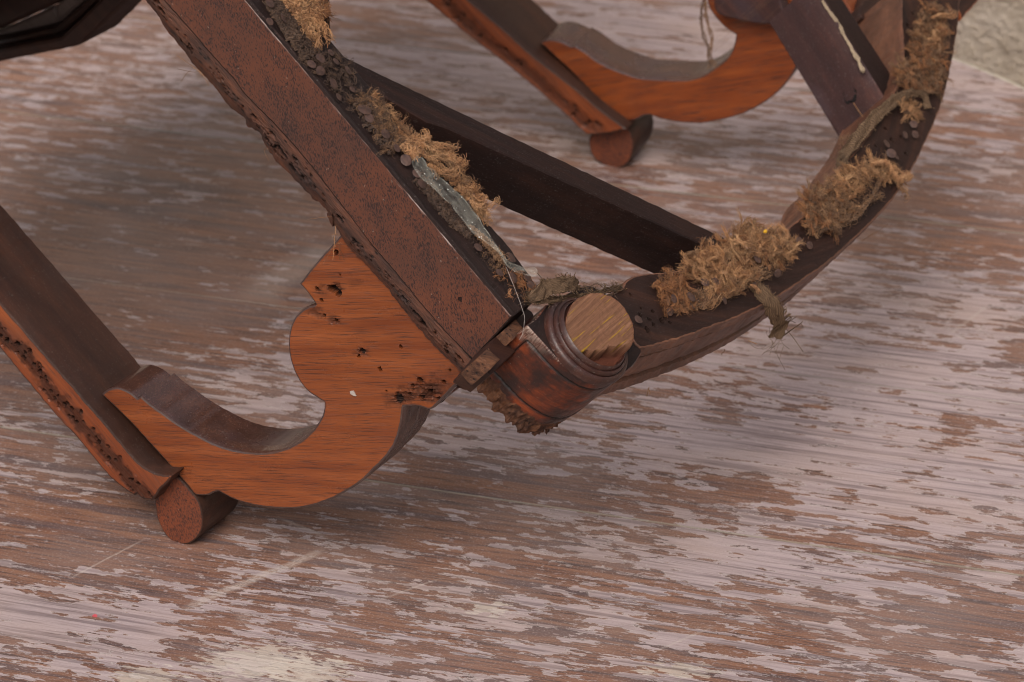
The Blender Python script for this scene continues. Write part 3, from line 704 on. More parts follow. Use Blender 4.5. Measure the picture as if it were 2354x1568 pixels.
# --- far side: same three pieces
FO = TH
Cf = cr('2', (1660, 290, 1), (1680, 275), (1720, 268), (1770, 272), (1820, 288), (1872, 312, 1), (1890, 306, 1), (1960, 350), (2050, 415), (2150, 463), (2250, 500), (2352, 525)) + cr('3', (60, 537), (130, 530), (200, 507), (300, 442), (370, 380), (408, 305), (420, 235, 1), (380, 210), (330, 170), (280, 112), (245, 55), (228, 0), (240, -90), (300, -160, 1), (760, -160, 1), (900, 330), (845, 400),
        (820, 470), (760, 560), (680, 640), (580, 710), (480, 760), (350, 800), (200, 828), (50, 824), (-60, 805), (-150, 775, 1)) + cr('2', (2400, 770), (2352, 778), (2300, 805), (2250, 812), (2190, 790), (2130, 740), (2000, 615), (1850, 465), (1720, 345))
polyCf, _ = side_poly('f', Cf, FO, .0025)
q0 = np.array(inv_o(1500, 250, 'f', FO)); q1 = np.array(inv_o(1750, 215, 'f', FO)); GF = math.atan2(*(q1-q0)[::-1])
def gc_far(u, v_, h): return (u*math.cos(GF)+v_*math.sin(GF)+3, -u*math.sin(GF)+v_*math.cos(GF), h)
mb = MB(); prism(mb, polyCf, to_side('f'), FO, 0, .0012, .02, (), None, None, .0002, (0, 1), gc_far)
mb.build('arm_scroll', [M['cutfar'], M['varnish']], chair)['label'] = 'scroll of the far arm, out of focus'
fb_top = cr('2', (200, -800, 1), (1130, -40), (1400, 185), (1600, 365), (1900, 600), (2100, 765), (2190, 830), (2240, 870, 1))
fb_bot = cr('2', (2150, 890), (2080, 900), (1990, 905), (1940, 880), (1800, 745), (1500, 490), (1200, 260), (850, -30), (-100, -820, 1))
OF = FO+.012
polyBf, _ = side_poly('f', fb_top+fb_bot, OF, .003)
wlf = np.array([inv_o(p[0], p[1], 'f', OF) for p in cr('2', (1020, 10), (1090, 90), (1250, 230), (1400, 350), (1560, 460), (1700, 590), (1850, 720), (1980, 830), (2060, 870))])
def dispBf(u, v_):
    d = seg_dist(u, v_, wlf)+nz((u, v_, 9), 160, 3)*.003; k_ = max(0., min(1., (.0062-d)/.003)); c_ = mnoise.voronoi(Vector((u*190, v_*190, 2.)))[0][0]
    hole = max(0., min(1., (.33-c_)/.12)); return k_*(.001+.003*hole), min(1, k_*(.5+.5*hole))
mb = MB(); prism(mb, polyBf, to_side('f'), OF, OF-.012-BT, .0016, .0022, (), None, None, .0005, (0, 1), lambda u, v_, h: (u+5, v_, h), disp=dispBf)
mb.build('arm_bar', [M['barface'], M['bartop']], chair)
Rf = cr('2', (1985, 970), (1986, 925), (2010, 895), (2060, 870), (2150, 800), (2200, 815), (2250, 860), (2278, 920), (2285, 980), (2270, 1055), (2230, 1110), (2170, 1132), (2100, 1118), (2040, 1080), (2000, 1030))
polyRf, _ = side_poly('f', Rf, FO, .0025)
mb = MB(); prism(mb, polyRf, to_side('f'), FO, -.006, .0012, .02, (), None, None, .0001, (0, 1), lambda u, v_, h: (u, v_, h))
mb.build('arm_roller', [M['roller'], M['bartop']], chair)

# --- near side rail
OR = -.009
r_right = cr('6', (1675, 745, 1)); 
face_r = cr('1', (450, -1470), (1050, -735)) + cr('1', (1650, 0)) + cr('2', (0, 365), (300, 770), (620, 1115), (1025, 1568)) + cr('6', (1340, 330), (1560, 590))
face_l = cr('1', (-200, -1470), (445, -735), (1090, 0), (1250, 180), (1430, 390), (1560, 530), (1640, 640), (1800, 800), (1920, 930), (2060, 1090), (2200, 1270)) + cr('6', (600, 110), (720, 270), (850, 420), (950, 540), (1080, 700), (1250, 890), (1390, 1045))
ragged = cr('1', (-320, -1470), (330, -730), (970, 0), (1060, 110), (1120, 215), (1160, 245), (1205, 310), (1250, 365), (1300, 440), (1420, 560), (1500, 670), (1560, 735), (1640, 790), (1650, 840), (1700, 872), (1740, 890), (1780, 980), (1850, 1080), (1970, 1200), (2100, 1330), (2180, 1400), (2230, 1520)) \
   + cr('6', (420, 60), (480, 140), (520, 210), (620, 340), (760, 480), (900, 650), (1040, 830), (1160, 960), (1280, 1080), (1335, 1135))
fr_ = [(inv_o(p[0], p[1], 'n', OR)[0], NT-.0004) for p in face_r]+[(inv_o(*cr('6', (1675, 745))[0], 'n', OR)[0], NT-.0004)]
fl_ = [inv_o(p[0], p[1], 'n', OR) for p in face_l]
end_t = fr_[-1]; end_b = inv_o(*cr('6', (1405, 1045))[0], 'n', OR)
polyF = smooth_outline([(*p,) for p in fr_[:-1]]+[(*end_t, 1), (*end_b, 1)]+[(*p,) for p in fl_[::-1][1:-1]]+[(*fl_[0], 1)], .0022)[0]
pR = pxpits('n', OR, [(*p, r_, d_) for p, (r_, d_) in zip(cr('6', (1318, 635), (1060, 700)), [(6, .005), (3, .002)])])
# top edge of the far side of the rail (plane NT)
top_near = [pn(*p) for p in face_r]+[pn(*cr('6', (1675, 745))[0])]
mb = MB(); prism(mb, polyF, to_side('n'), OR, .02, .0011, .006, pR, None, None, .00035, (0, 1), lambda u, v_, h: (u, v_, h), rim_wear=.35)
mb.build('side_rail', [M['rail'], M['railtop']], chair)
# upper (webbing) face as its own slab, chipped inner edge
tn = cr('1', (455, -1470, 1), (1055, -735), (1655, 0)) + cr('2', (0, 372), (300, 778), (620, 1123), (1025, 1572)) + cr('6', (1345, 335), (1565, 595), (1680, 748, 1))
tf = cr('6', (1810, 650, 1), (1830, 560), (1800, 490), (1740, 410), (1640, 270), (1555, 175), (1470, 90)) + cr('2', (1290, 1440), (1180, 1310), (1000, 1130), (870, 970), (750, 850), (620, 700), (500, 560), (370, 405), (262, 275, 1), (256, 150), (235, 30), (215, -130), (-395, -735), (-1010, -1470, 1))
rr_ = np.linspace(fr_[0][0], fr_[-1][0]+.0006, 24)
polyT = smooth_outline([(*sp('n', r_, 0, OR+.0007)[:2], 1 if k_ in (0, 23) else 0) for k_, r_ in enumerate(rr_)]+[(*inv_n(p[0], p[1], NT), *p[2:]) for p in tf], .0025)[0]
def dispT(u, v_): 
    n1 = nz((u, v_, 4), 170, 4); return .0006*n1+.0003, max(0, min(.6, (n1-.2)))
RQ = R_(0)
pTT = [(*inv_n(*p[:2], NT), r_/4000., d_) for p, (r_, d_) in zip(cr('2', (690, 1110), (830, 1240), (1110, 1360)) + cr('6', (1470, 355), (1600, 520), (1800, 560)), [(4, .002), (4, .002), (5, .002), (5, .002), (6, .002), (8, .003)])]
mb = MB(); prism(mb, polyT, to_n, NT, NT-.030, .0012, .004, pTT, None, None, .0007, (0, 1), lambda u, v_, h: (v_, u, h), disp=dispT)
mb.build('rail_upper_face', [M['railtop'], M['railtop']], chair)
# worm-eaten lower moulding of the rail: heavily displaced strip
SA, _ = smooth_outline([(*inv_o(p[0], p[1], 'n', OR),) for p in face_l], .0008, False)
SB, _ = smooth_outline([(*inv_o(p[0], p[1], 'n', OR+.007),) for p in ragged], .0008, False)
def resamp(P, n):
    L = np.concatenate([[0], np.cumsum(np.hypot(*np.diff(P, axis=0).T))]); t = np.linspace(0, L[-1], n); return np.stack([np.interp(t, L, P[:, 0]), np.interp(t, L, P[:, 1])], 1)
nu = 980; nv = 44; SA = resamp(SA, nu); SB = resamp(SB, nu); V = []; G = []; Wt = []
for i in range(nu):
    for j in range(nv):
        t = j/(nv-1)
        rag = nz((SB[i, 0], 0, 7), 260, 4)*.0009+nz((SB[i, 0], 3, 7), 60, 3)*.001
        p = SA[i]*(1-t)+SB[i]*t; p = p+unit(SB[i]-SA[i])*rag*t
        bulge = math.sin(t*math.pi)*.0026
        o_ = OR+.001+.006*t-bulge*(1 if t < .6 else .6)
        mid = math.exp(-((t-.48-.12*nz((p[0], 0, 5), 30))/.24)**2)
        n1 = nz((p[0]*.5, p[1], 1), 520, 4); c_ = mnoise.voronoi(Vector((p[0]*95, p[1]*230, 3.)))[0][0]; c2 = mnoise.voronoi(Vector((p[0]*210, p[1]*420, 8.)))[0][0]
        zone = max(0, min(1, .55+nz((p[0], 0, 2), 38, 3)*1.9))
        hole = (max(0., min(1., (.34-c_)/.05))+max(0., min(1., (.27-c2)/.05)))*(1 if mid*zone > .22 else 0)
        d = (.0008*n1+.0003)*(.12+mid*max(0, zone))+.0008*nz((p[0]*.35, p[1]*2.2, 6), 700, 2)*mid*zone+.0050*min(hole, 1)
        if t < .02: d = 0
        V.append(sp('n', p[0], p[1], o_+d)); G.append((p[0], p[1], o_)); Wt.append(min(1, hole*1.3))
F = [(i*nv+j, i*nv+j+1, (i+1)*nv+j+1, (i+1)*nv+j) for i in range(nu-1) for j in range(nv-1)]
mb = MB(); b0 = mb.add(V, F, 0, G, Wt)
# close it: back wall, underside and end
Bk = [sp('n', SB[i, 0]+0, SB[i, 1]+.001, .019) for i in range(nu)]; Ft = [V[i*nv+nv-1] for i in range(nu)]
mb.add(Ft+Bk, [(i, i+1, nu+i+1, nu+i) for i in range(nu-1)], 0)
e_ = [V[(nu-1)*nv+j] for j in range(nv)]; eb = [sp('n', *(SA[-1]*(1-j/(nv-1))+SB[-1]*(j/(nv-1))), .019) for j in range(nv)]
mb.add(e_+eb, [(j, j+1, nv+j+1, nv+j) for j in range(nv-1)], 0)
mb.build('worm_eaten_moulding', M['worm'], chair, fixn=False, ang=80)

# --- turned leg block with sawn stump
blk = cr('7', (195, 612, 1), (262, 560), (322, 480), (345, 470), (460, 405), (640, 350), (900, 560), (960, 735), (968, 800, 1), (905, 890), (800, 968), (700, 1000), (590, 975), (480, 905), (390, 825), (310, 738))
BN = NT-.001
polyK, srcK = smooth_outline([(*inv_n(p[0], p[1], BN), *p[2:]) for p in blk], .0009)
nK = len(polyK); cK = polyK.mean(0)
corner_i = 0
# perimeter distance from the left front corner going backwards along the list (front face)
D_ = np.concatenate([[0], np.cumsum(np.hypot(*np.diff(np.vstack([polyK, polyK[:1]]), axis=0).T))]); Ltot = D_[-1]
fd = Ltot-D_[:-1]; fd[0] = 0                     # distance along the front face from the near corner
i8 = [i for i in range(nK) if srcK[i] == 8][0]; LF = Ltot-D_[i8]
inK = inset(polyK, 1.)-polyK
HB = .069; rowsN = 92; V = []; G = []; Wt = []
def groove(d, c, w_): return max(0., 1-abs(d-c)/w_)
for j in range(rowsN+1):
    t = j/rowsN
    for i in range(nK):
        onf = fd[i] < LF
        bott = HB*(.86+.14*min(1, fd[i]/LF*1.2)) if onf else HB*.86
        bott += nz((polyK[i][0], polyK[i][1], 1), 170, 3)*.0030+nz((polyK[i][0], polyK[i][1], 5), 48, 3)*.008
        h = bott*t; d = 0.; wv = 0.
        if j == 0: d = .0008
        if onf:
            s_ = fd[i]
            g_ = max(groove(h, .0075, .0011) if s_ > .0065 else 0, groove(h, .0405, .0011) if s_ > .0065 else 0, groove(s_, .0065, .0011) if .0075 < h < .0405 else 0)
            d += .0013*g_; wv = max(wv, min(1, g_*1.6))
            d += .0002*nz((s_, h, 0), 200, 2)
        tt = (h-.044)/(bott-.044+1e-6) if h > .044 else 0
        if tt > 0:
            n1 = nz((polyK[i][0]*.9, polyK[i][1]*.9, h*.45), 330, 4); n2 = nz((s_ if onf else 0, h, 3), 150, 3)
            d += min(1, tt*2)*(.0012+.0022*n1+.0016*n2)+tt*.003
        p = polyK[i]+inK[i]*d
        V.append((p[0], p[1], BN-h)); G.append((h, fd[i], 0)); Wt.append(wv if tt <= 0 else 0)
F = []; mi = []
for j in range(rowsN):
    for i in range(nK):
        F.append((j*nK+i, j*nK+(i+1) % nK, (j+1)*nK+(i+1) % nK, (j+1)*nK+i)); mi.append(1 if (j/rowsN)*HB*.93 > .0465+.003*nz((polyK[i][0], polyK[i][1], 2), 120, 3) else 0)
mb = MB(); mb.add(V, F, mi, G, Wt)
tp, _, tf_, *_ = delaunay_2d_cdt([Vector(p) for p in polyK+inK*.0008], [], [list(range(nK))], 1, 1e-8)
mb.add([(p.x, p.y, BN) for p in tp], tf_, 2, [(p.x, p.y, 0) for p in tp])
bo = V[-nK:]; bc = np.mean(np.array(bo), 0)+[0, 0, .012]; ring2 = [np.array(b)*.6+bc*.4+[0, 0, nrs.uniform(-.004, .003)] for b in bo]
mb.add(list(bo)+ring2+[bc], [(i, (i+1) % nK, nK+(i+1) % nK, nK+i) for i in range(nK)]+[(nK+i, nK+(i+1) % nK, 2*nK) for i in range(nK)], 1)
mb.build('leg_block', [M['block'], M['broken'], M['railtop']], chair, fixn=False, ang=60)

# rings and stump, axis along N; centre found from the sawn circle
SH = .0135
qc = inv_n(1378.5, 756, NT+SH)
def lathe_n(mb, prof, mi=0, n=96, tilt=None, jr=None, ec=None):
    V = []; G = []
    for k_, (r, h) in enumerate(prof):
        for i in range(n):
            an = 2*math.pi*i/n; x, y = r*math.cos(an), r*math.sin(an)
            V.append((qc[0]+x, qc[1]+y, NT+h)); G.append((h, an*.025, r))
    mb.add(V, [(a*n+i, a*n+(i+1) % n, (a+1)*n+(i+1) % n, (a+1)*n+i) for a in range(len(prof)-1) for i in range(n)], mi, G)
mb = MB(); lathe_n(mb, [(.0292, -.0015), (.0292, .0012), (.0288, .0026), (.0276, .0036), (.0264, .0038), (.0262, .0030), (.0259, .0030), (.0259, .0052), (.0252, .0062), (.0243, .0062), (.0241, .0054), (.0237, .0056), (.0232, .0078), (.0222, .0090), (.0216, .0070), (.0214, .0050)])
mb.build('ring_moulding', M['rings'], chair, ang=50)
mb = MB(); n = 120; RS = .0214; V = []; G = []; Wt = []; nr = 40
tl = np.array([-.14, -.17])*1.0
def stump_h(x, y):
    h = SH + (x*.34+y*.02)
    a = math.atan2(y, x); r = math.hypot(x, y)
    # torn bite low at the front
    u = (x*SB_[0]+y*SB_[1])
    bite = max(0, min(1, (u-.0128+nz((x, y, 4), 110, 2)*.0045)/.0016))
    return h+nz((x, y, 0), 420, 4)*.00035-bite*.0085+(.0008*math.exp(-((u-.0118)/.0012)**2)), bite
pb = np.array(inv_n(1410, 822, NT+SH))-np.array(qc); SB_ = pb/np.linalg.norm(pb)
for k_ in range(nr+1):
    r = RS*k_/nr
    for i in range(n):
        an = 2*math.pi*i/n; rr = r*(1+(.014*nz((math.cos(an), math.sin(an), 2), 6, 3)-.05*max(0, nz((math.cos(an), math.sin(an), 7), 3.2, 4)-.28))*(k_/nr)); x, y = rr*math.cos(an), rr*math.sin(an); h, bt = stump_h(x, y)
        V.append((qc[0]+x, qc[1]+y, NT+h)); G.append((x, y, 0)); Wt.append(max(bt, .8*(k_ >= nr-1)*max(0, nz((x, y, 9), 300, 3)+.3)))
F = [(a*n+i, a*n+(i+1) % n, (a+1)*n+(i+1) % n, (a+1)*n+i) for a in range(nr) for i in range(n)]
mb.add(V, F, 0, G, Wt)
rimv = V[-n:]; low = [(p[0], p[1], NT+.001) for p in rimv]
mb.add(rimv+low, [(i, (i+1) % n, n+(i+1) % n, n+i) for i in range(n)], 1, [(h_[2]-NT, i*.0011, 0) for i, h_ in enumerate(rimv+low)])
# grain of the sawn face follows the photo's diagonal
ga = np.array(inv_n(1430, 720, NT+SH))-np.array(inv_n(1330, 810, NT+SH)); ANG = math.atan2(ga[1], ga[0])
def stumpmat():
    k = MT('sawn_stump_face', .8, .2); g = k.map(k.attr(), rot=(0, 0, -ANG))
    a = k.noise(k.map(g, (25, 420, 1)), 1, 5, .65); b = k.noise(k.map(g, (90, 2200, 1)), 1, 3, .6); c = k.noise(k.map(g, (34, 430, 1), (2, 1, 0)), 1, 3, .6)
    col = k.ramp(a, (.3, (.10, .045, .026)), (.5, (.165, .078, .044)), (.7, (.235, .12, .07)))
    col = k.mix(k.mr(b, .45, .65, 0, .6), col, (.12, .055, .03)); col = k.mix(k.mr(c, .60, .64, 0, .75), col, (.30, .17, .012))
    col = k.mix(k.attr('wear_shade', 'Fac'), col, (.085, .026, .014))
    return k.done(col, .8, k.bump(k.ma('ADD', a, b), .0012, .6))
so_ = mb.build('leg_stump', [stumpmat(), M['block']], chair, ang=60)

# --- tenon and torn joint between rail and block
for (nm, pts_, top_, mt_) in (('gap_shade_filler', [(1400, 1070, 1), (1660, 765, 1), (1745, 682, 1), (1800, 715, 1), (1835, 800, 1), (1720, 960, 1), (1520, 1140, 1)], .020, 'dark'),  # first piece: added dark slab standing in for the shadowed gap
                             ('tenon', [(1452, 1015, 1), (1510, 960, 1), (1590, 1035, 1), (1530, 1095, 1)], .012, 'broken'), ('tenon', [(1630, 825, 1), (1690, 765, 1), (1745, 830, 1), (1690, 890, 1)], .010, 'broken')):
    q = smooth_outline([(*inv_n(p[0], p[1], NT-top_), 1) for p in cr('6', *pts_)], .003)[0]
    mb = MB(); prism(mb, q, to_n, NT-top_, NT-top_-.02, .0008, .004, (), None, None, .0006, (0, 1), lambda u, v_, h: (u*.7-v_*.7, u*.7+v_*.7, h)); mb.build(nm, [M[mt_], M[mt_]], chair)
tor = cr('6', (1180, 1330, 1), (1340, 1130, 1), (1470, 1010, 1), (1560, 960, 1), (1530, 1080, 1), (1440, 1180, 1), (1350, 1245, 1), (1290, 1230, 1))
q = smooth_outline([(*inv_o(p[0], p[1], 'n', .012), 1) for p in tor], .003)[0]
mb = MB(); prism(mb, q, to_side('n'), .012, .036, .001, .004, (), None, None, .0012, (0, 1), lambda u, v_, h: (u, v_, h), disp=lambda u, v_: (nz((u, v_, 0), 300, 4)*.0015, .3))
mb.build('torn_joint_wood', [M['broken'], M['worm2']], chair)

# --- curved front rail
outer = cr('7', (905, 705), (960, 768, 1), (1080, 742), (1180, 712), (1320, 668), (1450, 620), (1580, 570), (1700, 517), (1850, 440), (2000, 345), (2200, 205), (2352, 70)) + cr('3', (1280, 1540), (1400, 1420), (1500, 1300), (1585, 1170), (1650, 1050), (1720, 900), (1780, 760), (1830, 600), (1870, 430), (1900, 260), (1920, 90), (1925, -120, 1))
inner = cr('3', (1530, -120, 1), (1530, 150), (1540, 400), (1500, 560), (1400, 770), (1230, 1000), (1120, 1120), (1060, 1260), (890, 1430), (760, 1540)) + cr('7', (1900, 100), (1700, 175), (1500, 210), (1280, 236), (1150, 250), (1010, 262), (920, 276), (860, 310), (820, 370), (745, 400, 1))
polyQ, srcQ = smooth_outline([(*inv_n(p[0], p[1], NT), *p[2:]) for p in outer+inner], .0022)
pwq = (srcQ < len(outer)-1).astype(float); pwq[np.array(srcQ) < 1] = 0
profQ = [(.10, 0), (.14, -.0012), (.20, .0002), (.245, .0042), (.275, .0042), (.30, .0010), (.42, -.0004), (.58, -.0010), (.70, 0), (.73, .0034), (.75, -.0016), (.84, -.0034), (.93, -.0020)]
pq = [(*inv_n(*p[:2], NT), r_/4000., d_) for p, (r_, d_) in zip(cr('7', (895, 405), (965, 495), (1045, 515), (1110, 575), (1050, 605), (1010, 640), (960, 540), (1130, 560), (1160, 590)) + cr('A', (1645, 1150), (1555, 1305), (1780, 1220), (1820, 1370), (1890, 120), (1840, 225), (1700, 1250)) + cr('E', (130, 1420), (75, 1520), (250, 1540), (100, 1540)),
      [(5, .003), (4, .003), (5, .003), (8, .003), (6, .003), (9, .002), (6, .002), (6, .002), (5, .003), (7, .004), (6, .004), (6, .004), (6, .004), (8, .004), (8, .004), (9, .003), (4, .003), (5, .003), (7, .003), (5, .003)])]
gq = lambda u, v_, h: (math.atan2(v_+.05, u+.0)*.2 if False else v_*.8+u*.6, u*.8-v_*.6, h)
def dispQ(u, v_): n1 = nz((u, v_, 8), 90, 4); return .0008*n1+.0004, max(0, min(.35, n1*.7-.25))
mb = MB(); prism(mb, polyQ, to_n, NT, NT-.056, .0013, .004, pq, profQ, pwq, .0006, (0, 1), lambda u, v_, h: (math.atan2(v_-.1, u-.02)*.33, math.hypot(u-.02, v_-.1), h), disp=dispQ)
M['frontside'] = wood('front_rail_moulded_face', (.075, .032, .019), (.14, .058, .034), (.23, .10, .055), pores=.4, rough=.45, blot=.55, blotc=(.03, .017, .013), dust=.1, spec=.4, ang=R_(0))
mb.build('front_rail', [M['front'], M['frontside']], chair)

# --- braces
BR = NT-.0015
b1 = cr('2', (330, 370, 1), (1800, 1070, 1), (3200, 1736, 1), (3200, 1850, 1), (1400, 1030, 1), (1050, 872, 1), (900, 822, 1), (640, 668, 1), (450, 560, 1))
q = smooth_outline([(*inv_n(p[0], p[1], BR-.012), *p[2:]) for p in b1], .004)[0]
mb = MB(); prism(mb, q, to_n, BR-.012, BR-.052, .0015, .008, (), None, None, .0005, (0, 1), lambda u, v_, h: (v_*.83-u*.56, u*.83+v_*.56, h))
mb.build('corner_brace', [M['brace'], M['brace']], chair)
b2 = cr('3', (938, -120, 1), (1420, 668, 1), (1450, 720, 1), (1570, 665, 1), (1492, 542, 1), (1060, -123, 1))
q = smooth_outline([(*inv_n(p[0], p[1], BR-.012), *p[2:]) for p in b2], .003)[0]
mb = MB(); prism(mb, q, to_n, BR-.012, BR-.061, .0013, .008, (), None, None, .0004, (0, 1), lambda u, v_, h: (v_*.96+u*.28, u*.96-v_*.28, h))
br2 = mb.build('corner_brace', [M['brace'], M['brace2']], chair)
# cream chip along its edge
ch = cr('3', (1005, -10), (1050, 60), (1100, 125), (1135, 180), (1150, 225), (1185, 290), (1215, 350), (1240, 390), (1262, 440), (1275, 470), (1297, 482), (1297, 455), (1275, 425), (1268, 385), (1240, 345), (1215, 300), (1170, 230), (1110, 125), (1060, 55), (1015, -15))
q = inset(smooth_outline([(*inv_n(p[0], p[1], BR-.0105), 1) for p in ch], .0015)[0], .0014)
mb = MB(); prism(mb, q, to_n, BR-.01165, BR-.0135, .0001, None, (), None, None, .0012, (0, 0)); mb.build('chipped_edge', M['chip'], br2)
# screw hole in the brace: torn little crater with a grey screw end
pA, pB2 = np.array(inv_n(*cr('3', (1110, 130))[0], BR-.012)), np.array(inv_n(*cr('3', (1410, 650))[0], BR-.012)); d2 = unit(pB2-pA); nn2 = np.array([d2[1], -d2[0]]); 
if (nn2@(CAMC[:2]-pA)) < 0: nn2 = -nn2
def brace_face(x, y, off=0):                   # trace point on the brace's side face
    d = CH.T@ray(x, y); n3 = np.array([*nn2, 0]); p3 = np.array([*pA, 0])+n3*off; k_ = ((p3-CAMC)@n3)/(d@n3); return CAMC+k_*d
mb = MB(); c = brace_face(*cr('3', (1185, 640))[0], .0006); n3 = np.array([*nn2, 0]); a3 = np.array([*d2, 0]); b3 = np.array([0, 0, 1.])
V = []; rings = [(.0062, 0.0), (.0052, .0012), (.0040, .0010), (.0026, -.0), (.0016, .0006), (.0001, .0008)]
for (r, h) in rings:
    for i in range(16):
        an = 2*math.pi*i/16; rr = r*(1+.3*nz((math.cos(an)*2, math.sin(an)*2, r*900), 1.3, 2)); V.append(c+(a3*math.cos(an)+b3*math.sin(an)*1.2)*rr+n3*(h+nrs.uniform(-.0004, .0008)-.0008))
mb.add(V, [(a*16+i, a*16+(i+1) % 16, (a+1)*16+(i+1) % 16, (a+1)*16+i) for a in range(5) for i in range(16)], 0, None, [1]*16+[.8]*16+[1]*32+[0]*32)
mb.build('screw_hole', M['broken'], br2)
mb = MB(); tubes(mb, [spline([brace_face(*cr('3', p)[0], .0015+.001*k_) for k_, p in enumerate([(1210, 690), (1235, 730), (1262, 770), (1285, 805)])], 14)], [.0003], 5); mb.build('loose_thread', M['jute'], chair)

# --- wooden blocks at the far corner
dk = cr('3', (262, -60, 1), (275, 40, 1), (292, 92), (350, 118), (450, 140), (560, 158), (690, 166, 1), (760, 120, 1), (700, -60, 1))
q = smooth_outline([(*inv_o(p[0], p[1], 'f', FO+.014), *p[2:]) for p in dk], .004)[0]
mb = MB(); prism(mb, q, to_side('f'), FO+.014, FO+.001, .0015, .02, (), None, None, .0005, (0, 1), lambda u, v_, h: (u, v_, h)); mb.build('side_rail', [M['brace2'], M['brace2']], chair)['label'] = 'dark end of the far side rail, out of focus'
gk = cr('3', (1420, 0, 1), (1555, -60, 1), (1570, 300, 1), (1545, 520, 1), (1470, 560, 1), (1440, 470, 1), (1270, 215, 1))
q = smooth_outline([(*inv_n(p[0], p[1], NT-.055), *p[2:]) for p in gk], .004)[0]
mb = MB(); prism(mb, q, to_n, NT-.055, NT-.075, .0015, .02, (), None, None, .0005, (0, 1)); mb.build('corner_block', [M['grey'], M['grey']], chair)
rk = cr('3', (1150, -60, 1), (1150, 0, 1), (1215, 100, 1), (1262, 78, 1), (1280, 20, 1), (1330, -60, 1))
q = smooth_outline([(*inv_n(p[0], p[1], NT-.05), *p[2:]) for p in rk], .004)[0]
mb = MB(); prism(mb, q, to_n, NT-.05, NT-.08, .001, .02, (), None, None, .0005, (0, 1)); mb.build('glue_block', [M['barface'], M['barface']], chair)
rk = cr('3', (1290, -60, 1), (1250, 90), (1290, 130), (1300, 165, 1), (1450, 0, 1), (1500, -60, 1))
q = smooth_outline([(*inv_n(p[0], p[1], NT-.04), *p[2:]) for p in rk], .004)[0]
mb = MB(); prism(mb, q, to_n, NT-.04, NT-.07, .001, .02, (), None, None, .001, (0, 1)); mb.build('splintered_block', [M['dark'], M['dark']], chair)
lb = cr('3', (1850, -15, 1), (1922, 90, 1), (1934, 128, 1), (2055, -5, 1), (2100, -80, 1), (1850, -100, 1))
q = smooth_outline([(*inv_n(p[0], p[1], NT-.001), *p[2:]) for p in lb], .004)[0]
mb = MB(); prism(mb, q, to_n, NT-.001, NT-.05, .001, .02, (), None, None, .0004, (0, 1)); mb.build('leg_block', [M['front'], M['barface']], chair)['label'] = 'far leg block, cut by the picture edge'

# --- moulded back frame, blurred, at the upper left
OBK = .30
def band(pts, o0, o1, mat, name, par=chair, bev=.003):
    q = smooth_outline([(*inv_o(p[0], p[1], 'n', o0), 1) for p in pts], .006)[0]
    mb = MB(); prism(mb, q, to_side('n'), o0, o1, bev, .02, (), None, None, .0004, (0, 0)); return mb.build(name, mat, par)
bf = band([(-160, 175), (0, 143), (178, 107), (284, 0), (330, -60), (262, -60), (228, 0), (140, 84), (0, 112), (-160, 140)], OBK-.02, OBK+.03, M['dark'], 'back_frame')
band([(-160, 138), (0, 110), (140, 82), (228, -2), (262, -62), (236, -62), (200, 0), (125, 64), (0, 92), (-160, 120)], OBK-.004, OBK+.03, M['dark'], 'inner_bead', bf)
band([(-160, 128), (0, 96), (128, 66), (142, 45), (124, 14), (0, 70), (-160, 100)], OBK+.016, OBK+.03, M['grey'], 'faded_panel', bf)
band([(127, 64), (144, 48), (210, -10), (250, -62), (200, -62), (126, 14)], OBK+.015, OBK+.03, M['grey'], 'faded_panel', bf)
band([(-160, 98), (0, 68), (124, 12), (205, -64), (-160, -64)], OBK+.004, OBK+.03, M['dark'], 'back_panel', bf)

def box_ch(name, x0, x1, y0, y1, n0, n1, mat):
    mb = MB(); prism(mb, [(x0, y0), (x1, y0), (x1, y1), (x0, y1)], to_n, n1, n0, .003, None, (), None, None, 0, (0, 0), lambda u, v_, h: (u, v_, h)); return mb.build(name, mat, chair)
box_ch('unseen_back_rail', -.30, .30, .275, .30, NT-.06, NT-.002, M['front'])  # unseen frame of the chair back, added to shade the table
box_ch('unseen_back_post', -.33, -.295, .302, .34, -.56, NT, M['bartop']); box_ch('unseen_back_post', .295, .33, .302, .34, -.56, NT, M['bartop'])
box_ch('unseen_shade_panel', -.294, .294, .31, .325, -.67, NT-.02, M['dark'])  # out-of-view panel, added and sized to darken the table at upper left

